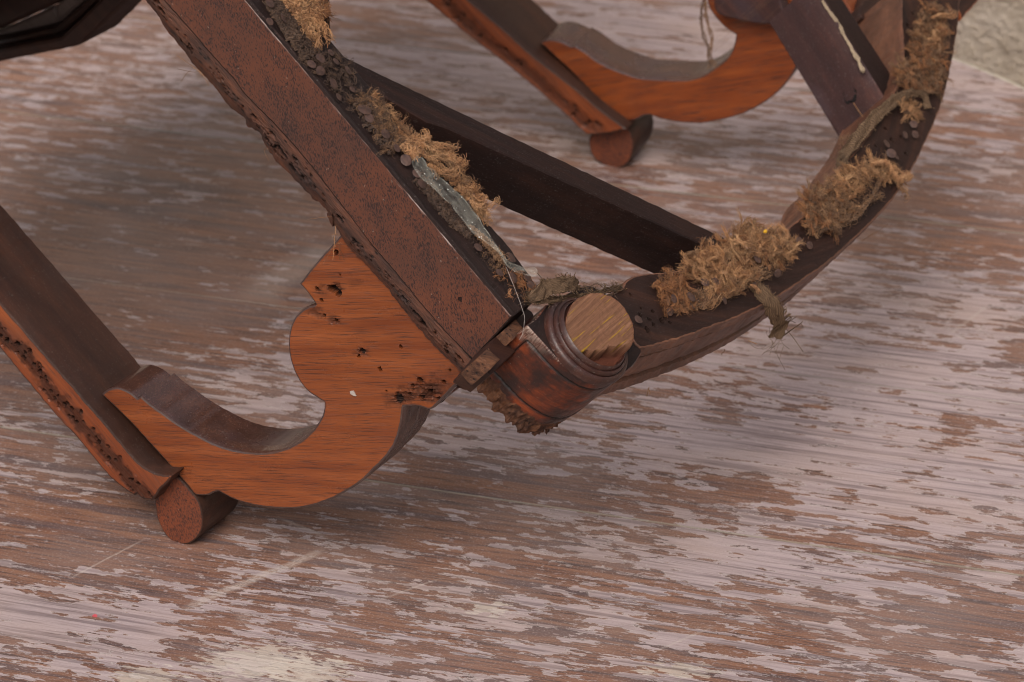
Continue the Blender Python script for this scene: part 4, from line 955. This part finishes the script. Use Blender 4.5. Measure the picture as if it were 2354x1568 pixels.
# ------------------------------------------------------------------ upholstery remains
def cloth_strip(path, width, mat, name, parent, hs_, fold=.0004, nu=60, nvv=10, thick=.0004, par_px=True, tex=True):
    """narrow ribbon: traced centre line (px,py,height above frame), half width vectors in px"""
    C = spline([np.array(pn(p[0], p[1], p[2])) for p in path], nu); Wv = spline([np.array([*p[3:5], p[5] if len(p) > 5 else 0]) for p in path], nu)
    V = []; 
    for i in range(nu):
        px = None
        for j in range(nvv):
            t = j/(nvv-1)*2-1
            wv = Wv[i]
            e = CH.T@(np.array([wv[0], -wv[1], 0])/FPX*1.75); e = e+np.array([0, 0, wv[2]])
            tt_ = t*(1+(.28*nz((C[i][0], C[i][1], t*5), 420, 3)+.1*nz((i*.9, t, 0), 1, 1) if abs(t) > .7 else 0))
            V.append(C[i]+e*tt_+np.array([0, 0, 1])*(fold*math.sin(t*4+i*.5)+nz((C[i][0], C[i][1], t*.012), 200, 3)*.0022))
    F = [(i*nvv+j, i*nvv+j+1, (i+1)*nvv+j+1, (i+1)*nvv+j) for i in range(nu-1) for j in range(nvv-1)]
    mb = MB(); G = [(i*.0011, j*.0011, 0) for i in range(nu) for j in range(nvv)]; mb.add(V, F, 0, G)
    for q_ in range(46):
        i = nrs.randint(0, nu); e_ = 0 if nrs.rand() < .5 else nvv-1; p = np.array(V[i*nvv+e_]); tubes(mb, [hair(p, unit(p-C[i]+nrs.normal(0, .001, 3)), nrs.uniform(.001, .0035), 5, .4)], [.00009], 3)
    o = mb.build(name, mat, parent, fixn=False, ang=180); md = o.modifiers.new('thickness', 'SOLIDIFY'); md.thickness = thick; md.offset = 0
    return o, C
def ribmat():
    k = MT('woven_ribbon', .9, .15); g = k.attr()
    w1 = k.t.nodes.new('ShaderNodeTexWave'); w1.bands_direction = 'X'; k.put(w1.inputs['Vector'], g); w1.inputs['Scale'].default_value = 420
    w2 = k.t.nodes.new('ShaderNodeTexWave'); w2.bands_direction = 'Y'; k.put(w2.inputs['Vector'], g); w2.inputs['Scale'].default_value = 420
    h = k.ma('MULTIPLY', w1.outputs['Fac'], w2.outputs['Fac']); n1 = k.noise(g, 150, 4, .6)
    col = k.mix(h, (.075, .045, .027), (.33, .21, .125)); col = k.mix(k.mr(n1, .5, .7, 0, .5), col, (.08, .052, .034))
    return k.done(col, .9, k.bump(h, .0006, .8))
M['rib'] = ribmat()
def ends(mb, C, n, L=.01, sp_=.002, mi=0, at=-1, dirv=None):
    for _ in range(n):
        p = C[at]+nrs.normal(0, sp_, 3); d = unit((dirv if dirv is not None else (C[at]-C[at-3] if at == -1 else C[0]-C[3]))+nrs.normal(0, .004, 3)*0+nrs.normal(0, .5, 3)*np.linalg.norm(C[1]-C[0])*2)
        ln = L*nrs.uniform(.4, 1.3); d2 = nrs.normal(0, .4, 3)
        tubes(mb, [np.array([p+d*ln*q+d2*ln*q*q for q in np.linspace(0, 1, 7)])], [.00013], 3, mi)
rb, C1 = cloth_strip([(1215, 690, .004, 4, 8, .001), (1240, 675, .006, 6, 18, .001), (1262, 660, .008, 6, 20, .001), (1292, 655, .010, 5, 18), (1318, 652, .009, 4, 16), (1330, 655, .006, 2, 12)], 0, M['rib'], 'cloth_ribbon', chair, 0)
cloth_strip([(1225, 696, .003, 4, 4, 0), (1270, 690, .004, 3, 7), (1310, 684, .003, 3, 6), (1350, 678, .004, 2, 4), (1395, 668, .003, 3, 5), (1430, 662, .002, 2, 7)], 0, M['rib'], 'cloth_ribbon', chair, 0)
rb2, C2 = cloth_strip([(1738, 655, .003, 12, -8, 0), (1755, 680, .003, 20, -6), (1772, 700, .002, 22, -3), (1782, 725, -.004, 20, 0), (1790, 750, -.012, 18, 2), (1782, 778, -.02, 14, 4)], 0, M['rib'], 'cloth_ribbon', chair, 0)
cloth_strip([(1924, 385, -.004, 6, 4, 0), (1938, 360, .001, 10, 10), (1962, 328, .004, 12, 12), (1995, 288, .005, 12, 12), (2030, 252, .006, 10, 12), (2062, 228, .007, 6, 14), (2095, 214, .007, 0, 12), (2125, 222, .005, -8, 8), (2132, 250, .002, -10, 2)], 0, M['rib'], 'cloth_ribbon', chair, 0)
mb = MB(); ends(mb, C2, 16, .012, .003); ends(mb, C1, 18, .006, .004, at=0)
for pth in ([(1795, 745, -.01), (1818, 770, -.012), (1845, 808, -.016)], [(1792, 742, -.01), (1815, 738, -.01), (1828, 742, -.01)], [(1795, 748, -.01), (1808, 728, -.008), (1818, 722, -.008)],
            [(1330, 660, .006), (1350, 662, .007), (1372, 652, .008), (1395, 666, .005), (1420, 656, .005), (1432, 664, .003)], [(1345, 668, .004), (1368, 676, .006), (1392, 660, .006), (1412, 668, .003)],
            [(1340, 650, .007), (1348, 662, .006), (1360, 670, .005)], [(1290, 640, .012), (1282, 630, .014), (1276, 636, .014)], [(1300, 640, .012), (1308, 632, .014)], [(1245, 640, .01), (1235, 628, .012)]):
    tubes(mb, [spline([pn(*p) for p in pth], 16)], [.00022], 4)
fuzzmat(mb, [(1335, 655), (1430, 648), (1432, 675), (1335, 680)], 120, .006, (.004, .01))
fuzzmat(mb, [(1210, 670), (1235, 660), (1240, 700), (1212, 700)], 120, .006, (.004, .009))
fuzzmat(mb, [(1920, 360), (1945, 340), (1940, 400), (1915, 400)], 90, .004, (.005, .010))
mb.build('frayed_thread', M['ribbon'], chair, ang=180, fixn=False)['kind'] = 'stuff'

# webbing on the side rail
mbd = MB(); mbl = MB(); mbr = MB(); mbb = MB()
weave(mbd, cr('B', (300, -150), (620, -150), (880, 400), (640, 420)), 5, 14, .0011, .0008, .0012, 0, .05, .0004)
weave(mbd, cr('B', (640, 420), (900, 400), (1110, 700), (930, 820)), 5, 9, .0011, .0008, .0012, 0, .05, .0004)
weave(mbd, cr('C', (160, 560), (250, 500), (560, 900), (490, 960)), 3, 14, .0010, .0007, .001, 0, .1, .0005)
weave(mbd, cr('C', (490, 960), (560, 900), (690, 1050), (660, 1080)), 3, 6, .0010, .0007, .001, 0, .1, .0005)
weave(mbd, cr('2', (400, 690), (520, 640), (690, 880), (560, 960)), 4, 8, .0011, .0008, .001, 0, .2, .0006)
weave(mbd, cr('2', (560, 960), (690, 880), (740, 980), (640, 1040)), 4, 4, .0011, .0008, .001, 0, .2, .0006)
zone = cr('B', (960, 850), (1300, 640), (1560, 900), (1650, 1180), (1900, 1280), (2120, 1568), (1650, 1568), (1300, 1180))
fuzzmat(mbd, zone, 260, .002, (.002, .005)); clump(mbd, zone, 80, .004, (.005, .011), nf=6, fuzz=5, h0=.0006)
zone2 = cr('2', (400, 660), (540, 620), (760, 860), (800, 930), (740, 1010), (620, 1010))
fuzzmat(mbb, zone2, 260, .003, (.002, .005)); clump(mbb, zone2, 80, .004, (.005, .010), nf=7, fuzz=6)
clump(mbl, cr('2', (480, 640), (560, 630), (790, 900), (740, 920)), 30, .005, (.005, .010), nf=7, fuzz=8, dirpx=(1, .3))
zone3 = cr('C', (150, 560), (320, 640), (640, 1000), (900, 1300), (880, 1400), (640, 1100), (300, 760))
fuzzmat(mbd, zone3, 200, .002, (.002, .005))
for off in (0, 10, 20, 34):
    P = [pn(*p, .0018) for p in cr('C', (640+off, 980), (740+off, 1060), (830+off, 1150-off*.3), (900+off*.3, 1200+off), (960, 1260+off*.6))]
    yarn(mbb, P, .0011, 9, 14, .1, 50, .0003, 0, 10)
clump(mbb, cr('C', (840, 1220), (900, 1180), (1000, 1330), (900, 1400)), 12, .003, (.005, .01), nf=6)
zone4 = cr('6', (1560, 440), (1640, 420), (1760, 470), (1850, 560), (1790, 640), (1720, 640), (1620, 540))
clump(mbr, zone4, 16, .006, (.005, .010), nf=7, fuzz=4); fuzzmat(mbr, zone4, 90, .006, (.004, .009))
# light woven piece at the top and its frays
weave(mbl, cr('B', (520, -150), (1180, -150), (1150, 260), (900, 330)), 10, 9, .00125, .001, .0038, 0, 0, .0002, 3)
weave(mbr, cr('B', (1080, -60), (1230, -60), (1250, 200), (1110, 260)), 4, 6, .0013, .001, .0040, 0, 0, .0004, 4)
for pth in ([(1000, 300), (1080, 450), (1130, 520), (1110, 620), (1090, 670)], [(950, 320), (1000, 430), (1040, 480), (1050, 520)], [(1040, 260), (1160, 360), (1230, 480), (1290, 580)], [(1020, 240), (1180, 320), (1240, 390), (1300, 520)],
            [(930, 330), (960, 420), (1010, 470), (1030, 540)], [(1060, 300), (1140, 430), (1120, 540), (1130, 640)], [(980, 70), (990, 140), (1050, 220), (1090, 330)]):
    yarn(mbl, [pn(*cr('B', p)[0], .0045-.0006*i) for i, p in enumerate(pth)], .0013, 14, 5, .6, 30, .00016, 0, 10)
clump(mbr, cr('B', (1120, 60), (1250, 100), (1300, 200), (1200, 320), (1100, 260)), 18, .007, (.004, .008), nf=8, fuzz=4)
# light piece in the middle with long frayed yarns
weave(mbl, cr('C', (50, 265), (195, 150), (300, 230), (165, 385)), 7, 8, .0010, .0009, .0040, 0, 0, .0002, 3)
for pth in ([(230, 220), (330, 260), (420, 270), (480, 280), (495, 310)], [(240, 250), (340, 300), (430, 330), (520, 370), (625, 420)], [(230, 280), (320, 340), (420, 370), (500, 420), (600, 450)], [(220, 300), (300, 370), (390, 420), (470, 480), (560, 500)],
            [(240, 320), (330, 400), (420, 460), (500, 540), (560, 570)], [(270, 200), (310, 190), (290, 150), (270, 140)], [(300, 240), (380, 240), (450, 250), (490, 270)], [(380, 430), (440, 520), (520, 570), (570, 560)],
            [(450, 500), (520, 580), (620, 590), (690, 570)], [(500, 560), (580, 620), (650, 640), (705, 605)], [(560, 620), (640, 680), (690, 670), (700, 600)], [(600, 680), (680, 720), (740, 730), (810, 720)], [(640, 720), (720, 780), (780, 800), (790, 760)],
            [(680, 760), (740, 830), (800, 850), (880, 770), (930, 740)], [(700, 800), (760, 880), (820, 920), (850, 935)], [(300, 420), (370, 470), (450, 500), (540, 480)], [(350, 330), (450, 340), (540, 400), (600, 370)], [(420, 300), (500, 350), (560, 420), (620, 430)]):
    yarn(mbl, [pn(*cr('C', p)[0], .004+.002*math.sin(i*1.7+pth[0][0])) for i, p in enumerate(pth)], .00125, 13, 7, .45, 30, .00016, 0, 14)
clump(mbl, cr('C', (300, 230), (500, 300), (600, 430), (560, 560), (400, 500), (280, 380)), 26, .008, (.006, .013), dirpx=(1, .6), fuzz=4, nf=9)
clump(mbl, cr('C', (520, 560), (690, 600), (800, 760), (830, 900), (760, 880), (620, 700)), 34, .007, (.005, .011), dirpx=(1, .2), fuzz=4)
fuzzmat(mbl, cr('C', (400, 300), (600, 430), (700, 620), (820, 760), (850, 920), (740, 860), (560, 620)), 160, .006, (.003, .007))

# front rail clumps
zA1 = cr('E', (200, 1050), (370, 950), (590, 930), (600, 1280), (720, 1400), (400, 1450), (190, 1270))
zA2 = cr('E', (540, 800), (880, 600), (1080, 560), (1500, 760), (1440, 1080), (1150, 1190), (700, 1000))
zA3 = cr('E', (1060, 540), (1270, 310), (1460, 260), (1650, 370), (1900, 400), (2050, 560), (1950, 680), (1650, 720), (1300, 640))
base_ = cr('E', (300, 1300), (620, 1180), (1100, 1150), (1450, 950), (1900, 650), (2060, 600), (1900, 860), (1600, 1020), (1240, 1180), (850, 1370), (420, 1470))
weave(mbb, cr('E', (330, 1440), (300, 1290), (760, 1170), (850, 1370)), 5, 9, .0012, .0009, .0014, 0, .08, .0005)
weave(mbb, cr('E', (800, 1360), (740, 1180), (1180, 1060), (1250, 1180)), 5, 8, .0012, .0009, .0014, 0, .08, .0005)
weave(mbb, cr('E', (1220, 1180), (1160, 1040), (1560, 800), (1700, 960)), 5, 9, .0012, .0009, .0014, 0, .1, .0005)
fuzzmat(mbb, base_, 700, .004, (.003, .008))
clump(mbr, zA1, 85, .009, (.007, .014), dirpx=(-.5, -1), fuzz=4)
clump(mbl, zA2, 175, .012, (.008, .018), dirpx=(-.2, -1), fuzz=4)
clump(mbl, zA3, 175, .013, (.008, .018), dirpx=(.6, -.4), fuzz=4)
clump(mbr, zA3, 60, .008, (.008, .015), fuzz=6); clump(mbr, zA2, 60, .008, (.008, .015), fuzz=6)
fuzzmat(mbl, zA2, 1400, .011, (.003, .010)); fuzzmat(mbl, zA3, 1400, .012, (.003, .010)); fuzzmat(mbr, zA1, 500, .008, (.003, .008)); fuzzmat(mbr, zA3, 500, .010, (.003, .008))
for pth in ([(1160, 1000), (1210, 1070), (1220, 1140), (1150, 1210), (1040, 1220), (960, 1280), (880, 1350)], [(1090, 1150), (1120, 1210), (1180, 1190), (1210, 1130)], [(1100, 560), (1070, 620), (1060, 660)], [(820, 1110), (880, 1120), (900, 1190), (850, 1200)]):
    yarn(mbl, [pn(*cr('E', p)[0], .004) for p in pth], .0016, 18, 4, .35, 40, .00016, 0, 16)
zB = cr('3', (1100, 1200), (1290, 1075), (1360, 1065), (1490, 1110), (1540, 1190), (1400, 1200), (1320, 1180), (1260, 1290), (1160, 1340), (1040, 1290), (1060, 1240))
zB2 = cr('3', (900, 1290), (1040, 1240), (1200, 1320), (1200, 1440), (1100, 1530), (900, 1560), (885, 1420))
clump(mbl, zB, 130, .009, (.007, .015), fuzz=4); clump(mbb, zB2, 130, .009, (.007, .015), fuzz=4); clump(mbr, zB2, 60, .010, (.007, .015), fuzz=8, dirpx=(-.7, -.7)); clump(mbl, zB2, 16, .010, (.007, .013))
fuzzmat(mbb, zB2, 1000, .01, (.004, .01)); fuzzmat(mbl, zB, 1000, .009, (.004, .01)); fuzzmat(mbb, cr('3', (1200, 1300), (1400, 1200), (1380, 1330), (1180, 1500)), 160, .006, (.005, .012))
for o_ in (0, 8, -7):
    yarn(mbl, [pn(*cr('3', p)[0], .006) for p in ((1340+o_, 1100), (1430, 1095+o_), (1480+o_, 1160), (1520, 1210+o_), (1560+o_, 1180), (1585, 1190+o_))], .0016, 18, 9, .3, 34, .00016, 0, 10)
yarn(mbl, [pn(*cr('3', p)[0], .004) for p in ((1480, 1190), (1520, 1260), (1555, 1290), (1560, 1330))], .0013, 14, 5, .4, 24, .00016, 0, 8)
for pth in ([(1200, 1460), (1300, 1360), (1400, 1310)], [(1160, 1500), (1250, 1440), (1330, 1330), (1390, 1220)]):
    yarn(mbb, [pn(*cr('3', p)[0], .003) for p in pth], .0012, 10, 7, .2, 24, .0002, 0, 10)
zC = cr('3', (1640, 60), (1760, 40), (1890, 100), (1810, 130), (1850, 260), (1800, 440), (1790, 600), (1640, 610), (1500, 540), (1500, 460), (1580, 400), (1600, 230), (1650, 140))
clump(mbr, zC, 130, .011, (.008, .016), fuzz=7); clump(mbb, zC, 150, .009, (.008, .016), fuzz=7); clump(mbl, cr('3', (1650, 160), (1800, 160), (1800, 320), (1650, 380)), 30, .012, (.006, .012), fuzz=4)
clump(mbl, cr('3', (1490, 460), (1580, 440), (1580, 540), (1510, 540)), 12, .008, (.006, .012))
clump(mbl, cr('3', (1500, 680), (1660, 660), (1660, 740), (1600, 790), (1530, 770)), 30, .009, (.006, .012), fuzz=7); fuzzmat(mbb, zC, 1200, .01, (.004, .011))
yarn(mbl, [pn(*cr('3', p)[0], .010) for p in ((1740, 120), (1800, 100), (1850, 105), (1890, 85))], .0013, 12, 5, .4, 24, .00018, 0, 8)
fuzzmat(mbb, cr('3', (1100, 930), (1180, 900), (1170, 960), (1120, 970)), 60, .004, (.005, .01))
# wisps caught on the worm-eaten edge and hanging below the front rail
for (x, y) in [(455, 165), (447, 158), (462, 172), (607, 343), (772, 520), (765, 545), (780, 560), (775, 500), (410, 2), (425, 4)]:
    for _ in range(3):
        p = sp('n', *inv_o(x+nrs.normal(0, .8), y+nrs.normal(0, .8), 'n', -.003), -.003); d = unit(nrs.normal(size=3)); d2 = nrs.normal(0, 1.1, 3); L_ = nrs.uniform(.004, .009)
        tubes(mbl, [np.array([p+d*L_*q+d2*L_*q*q-nrs.normal(0, .0001, 3) for q in np.linspace(0, 1, 9)])], [.00012], 3)
for (x, y, dx, dy) in [(1720, 783, 20, 8), (1665, 803, -6, 14), (1490, 893, -4, 18), (1492, 890, 2, 16), (2040, 515, -60, 40)]:
    q = [np.array(pn(x+dx*t+nrs.normal(0, 1), y+dy*t, -.03)) for t in (0, .35, .7, 1.)]; tubes(mbl, [spline(q, 10)], [.00025], 4)
P1 = [sp('f', *inv_o(*p, 'f', FO+.02), FO+.02) for p in cr('3', (215, -20), (190, 80), (200, 220), (240, 330), (250, 400), (245, 470))]; P2 = [sp('f', *inv_o(*p, 'f', FO+.02), FO+.02) for p in cr('3', (220, 10), (225, 120), (262, 260), (245, 380), (290, 440))]
yarn(mbb, P1, .0010, 7, 5, .3, 30, .0003, 0, 6); yarn(mbb, P2, .0010, 7, 5, .3, 30, .0003, 0, 6)
for mb_, nm, mt, lb_ in ((mbd, 'webbing', 'jutedk', 'dark dirty webbing crushed on the side rail'), (mbb, 'webbing', 'jutebr', 'brown webbing under the frayed tufts'), (mbl, 'frayed_jute', 'jute', 'light tan frayed jute'), (mbr, 'frayed_jute', 'juter', 'rust-stained frayed jute')):
    o = mb_.build(nm, M[mt], chair, ang=180, fixn=False, smooth=False); o['kind'] = 'stuff'; o['label'] = lb_

# tacks: shared meshes, one object each
def tack_mesh(seed):
    mb = MB(); V = []; G = []; n = 14; prof = [(0.02, .55), (.35, .52), (.7, .40), (.93, .18), (1., .0), (.93, -.14), (.3, -.2), (.22, -1.2), (.03, -1.9)]; rr = random.Random(seed)
    for (r, h) in prof:
        for i in range(n):
            an = 2*math.pi*i/n; q = r*(1+.06*math.sin(an*2+seed)+.04*rr.uniform(-1, 1)); V.append((q*math.cos(an), q*math.sin(an), h*.13+.10*math.cos(an*1+seed)*r+rr.uniform(-.04, .04)))
    mb.add(np.array(V)*.0027, [(a*n+i, a*n+(i+1) % n, (a+1)*n+(i+1) % n, (a+1)*n+i) for a in range(len(prof)-1) for i in range(n)]+[tuple(range(n))[::-1]], 0, np.array(V)*.0027+seed)
    o = mb.build('upholstery_tack', M['tack'], None, world=True, ang=50); me = o.data; bpy.data.objects.remove(o); return me
tm = [tack_mesh(s_) for s_ in range(4)]
TK = cr('B', (485, 45, 62), (665, 245, 55), (480, 290, 45), (1160, 780, 58), (1300, 705, 48), (1370, 825, 50), (1040, 860, 48), (1160, 950, 52), (1530, 945, 56), (1335, 1120, 60), (1405, 1300, 46), (1590, 1200, 42), (1750, 1470, 75)) \
   + [(x, y, r_*1.5) for x, y, r_ in cr('C', (100, 385, 42), (195, 505, 36), (240, 595, 38), (745, 1165, 35), (1035, 1255, 44), (935, 1390, 32), (1055, 1435, 40), (1185, 1435, 38), (685, 765, 38), (20, 280, 32), (1215, 1500, 32))] \
   + [(x, y, r_*2.) for x, y, r_ in cr('2', (625, 898, 33), (515, 790, 30))] \
   + cr('E', (1525, 725, 62), (2090, 490, 62), (2225, 545, 52), (1800, 920, 52), (1500, 1090, 48), (640, 1235, 62), (655, 1360, 48), (355, 1435, 52), (1090, 1290, 44), (405, 1260, 48), (820, 1040, 52), (960, 1035, 52)) \
   + [(x, y, r_*1.5) for x, y, r_ in cr('A', (1650, 1285, 36), (1690, 1370, 42), (1905, 1200, 38), (1815, 1205, 32), (1890, 1110, 36), (1735, 1400, 30), (2130, 510, 26))] + [(x, y, r_*2) for x, y, r_ in cr('7', (945, 572, 27))]
TK = [(x, y, r_) for x, y, r_ in TK]
HI = {0: .003}
CHm = Matrix([list(r_) for r_ in (MW@CH)]).to_4x4()
for i, (x, y, r_) in enumerate(TK):
    o = bpy.data.objects.new('upholstery_tack', tm[i % 4]); COL.objects.link(o); o.parent = chair
    over = (i in (26, 27, 29, 31, 34, 35, 36, 37))
    h = .0035 if not over else .006
    if i in (0, 1, 2): h = .0045
    p = chw(pn(x, y, h))[0]-np.array(chair.location)
    tilt = Matrix.Rotation(nrs.normal(0, .22) + (.5 if i in (32, 33, 29, 30) else 0), 4, Vector((nrs.normal(), nrs.normal(), 0)).normalized())
    s_ = r_/50.*nrs.uniform(.95, 1.1)
    o.matrix_local = Matrix.Translation(Vector(p)) @ CHm @ tilt @ Matrix.Rotation(nrs.uniform(0, 6), 4, 'Z') @ Matrix.Scale(s_, 4)

# ------------------------------------------------------------------ loose things lying on the chair
def strip_film():
    L = cr('C', (205, 350), (160, 390), (160, 440), (215, 520), (260, 570), (330, 620), (400, 690), (450, 740), (500, 780), (540, 840), (600, 910), (640, 960), (690, 1030), (760, 1080), (830, 1130), (890, 1180), (935, 1225), (985, 1310), (1010, 1340), (1080, 1385), (1160, 1405), (1230, 1425), (1275, 1415))
    Rr = cr('C', (235, 362), (270, 400), (290, 450), (345, 475), (390, 530), (440, 570), (500, 625), (570, 690), (620, 740), (670, 800), (700, 850), (750, 900), (775, 960), (820, 1020), (860, 1080), (900, 1140), (940, 1200), (990, 1265), (1030, 1300), (1100, 1330), (1170, 1350), (1250, 1350), (1275, 1385))
    n = 120; a = spline([np.array([*p, 0]) for p in L], n); b = spline([np.array([*p, 0]) for p in Rr], n); nvv = 9; V = []; G = []
    for i in range(n):
        t = i/(n-1); hh = .0075-.002*t+.0012*math.sin(t*19)
        if t > .85: hh += .003*(t-.85)/.15
        for j in range(nvv):
            s_ = j/(nvv-1); p = a[i]*(1-s_)+b[i]*s_; h = hh+.0016*math.sin(s_*math.pi)*(.5+nz((t*10, 0, 0), 1))+.0007*nz((t*30, s_*3, 1), 1, 3)
            V.append(pn(p[0], p[1], h)); G.append((t*.12, s_*.01, 0))
    mb = MB(); mb.add(V, [(i*nvv+j, i*nvv+j+1, (i+1)*nvv+j+1, (i+1)*nvv+j) for i in range(n-1) for j in range(nvv-1)], 0, G)
    # rolled rims
    for e_ in (0, nvv-1): tubes(mb, [np.array([V[i*nvv+e_] for i in range(0, n, 2)])], [.00022], 4)
    loc = chw(pn(1090, 500, .006))[0]
    o = mb.build('plastic_strip', M['film'], None, fixn=False, ang=180, origin=tuple(loc)); md = o.modifiers.new('thickness', 'SOLIDIFY'); md.thickness = .0003; md.offset = 0
    tag(o, 'crumpled strip of clear plastic film lying over the tacks of the side rail', 'plastic strip')
strip_film()
def small_flake(name, pts, s, o_, mat, label, cat, th=.0012, plane='side'):
    if plane == 'side': q = smooth_outline([(*inv_o(p[0], p[1], s, o_), 1) for p in pts], .0008)[0]; f = to_side(s)
    else: q = smooth_outline([(*inv_n(p[0], p[1], o_), 1) for p in pts], .0008)[0]; f = to_n
    loc = chw(f(*q.mean(0), o_))[0]; mb = MB(); prism(mb, q, f, o_, o_+(th if plane == 'side' else -th), .0002, None, (), None, None, .0002, (0, 0)); ob = mb.build(name, mat, None, origin=tuple(loc)); tag(ob, label, cat)
small_flake('wood_flake', cr('6', (578, 1252), (600, 1250), (612, 1270), (620, 1285), (605, 1285), (582, 1270)), 'n', -.0011, M['white'], 'tiny pale flake stuck to the orange face of the near arm scroll', 'flake')
mb = MB(); P = spline([pn(*p) for p in [(*cr('6', (1628, 420))[0], .004), (*cr('6', (1660, 500))[0], .005), (*cr('6', (1700, 600))[0], .006), (*cr('6', (1735, 700))[0], .006), (*cr('6', (1750, 760))[0], .005), (*cr('6', (1738, 860))[0], .003), (*cr('6', (1715, 905))[0], .002)]], 40)
tubes(mb, [P], [.00011], 4); o = mb.build('white_hair', M['white'], None, fixn=False, origin=tuple(chw(P[20])[0])); tag(o, 'single long white hair hanging across the rail end beside the leg block', 'hair')
mb = MB(); c = np.array(pn(*cr('E', (1630, 360))[0], .012))
V = []; F = []
for a in range(7):
    for i in range(10): th = math.pi*a/6; ph = 2*math.pi*i/10; V.append(c+.0016*np.array([math.sin(th)*math.cos(ph)*(1+.15*math.sin(3*ph)), math.sin(th)*math.sin(ph)*.8, math.cos(th)*.8]))
F = [(a*10+i, a*10+(i+1) % 10, (a+1)*10+(i+1) % 10, (a+1)*10+i) for a in range(6) for i in range(10)]
mb.add(V, F); o = mb.build('yellow_seed', M['yellow'], None, origin=tuple(chw(c)[0])); tag(o, 'small round yellow seed caught in the largest tuft of frayed jute', 'seed')
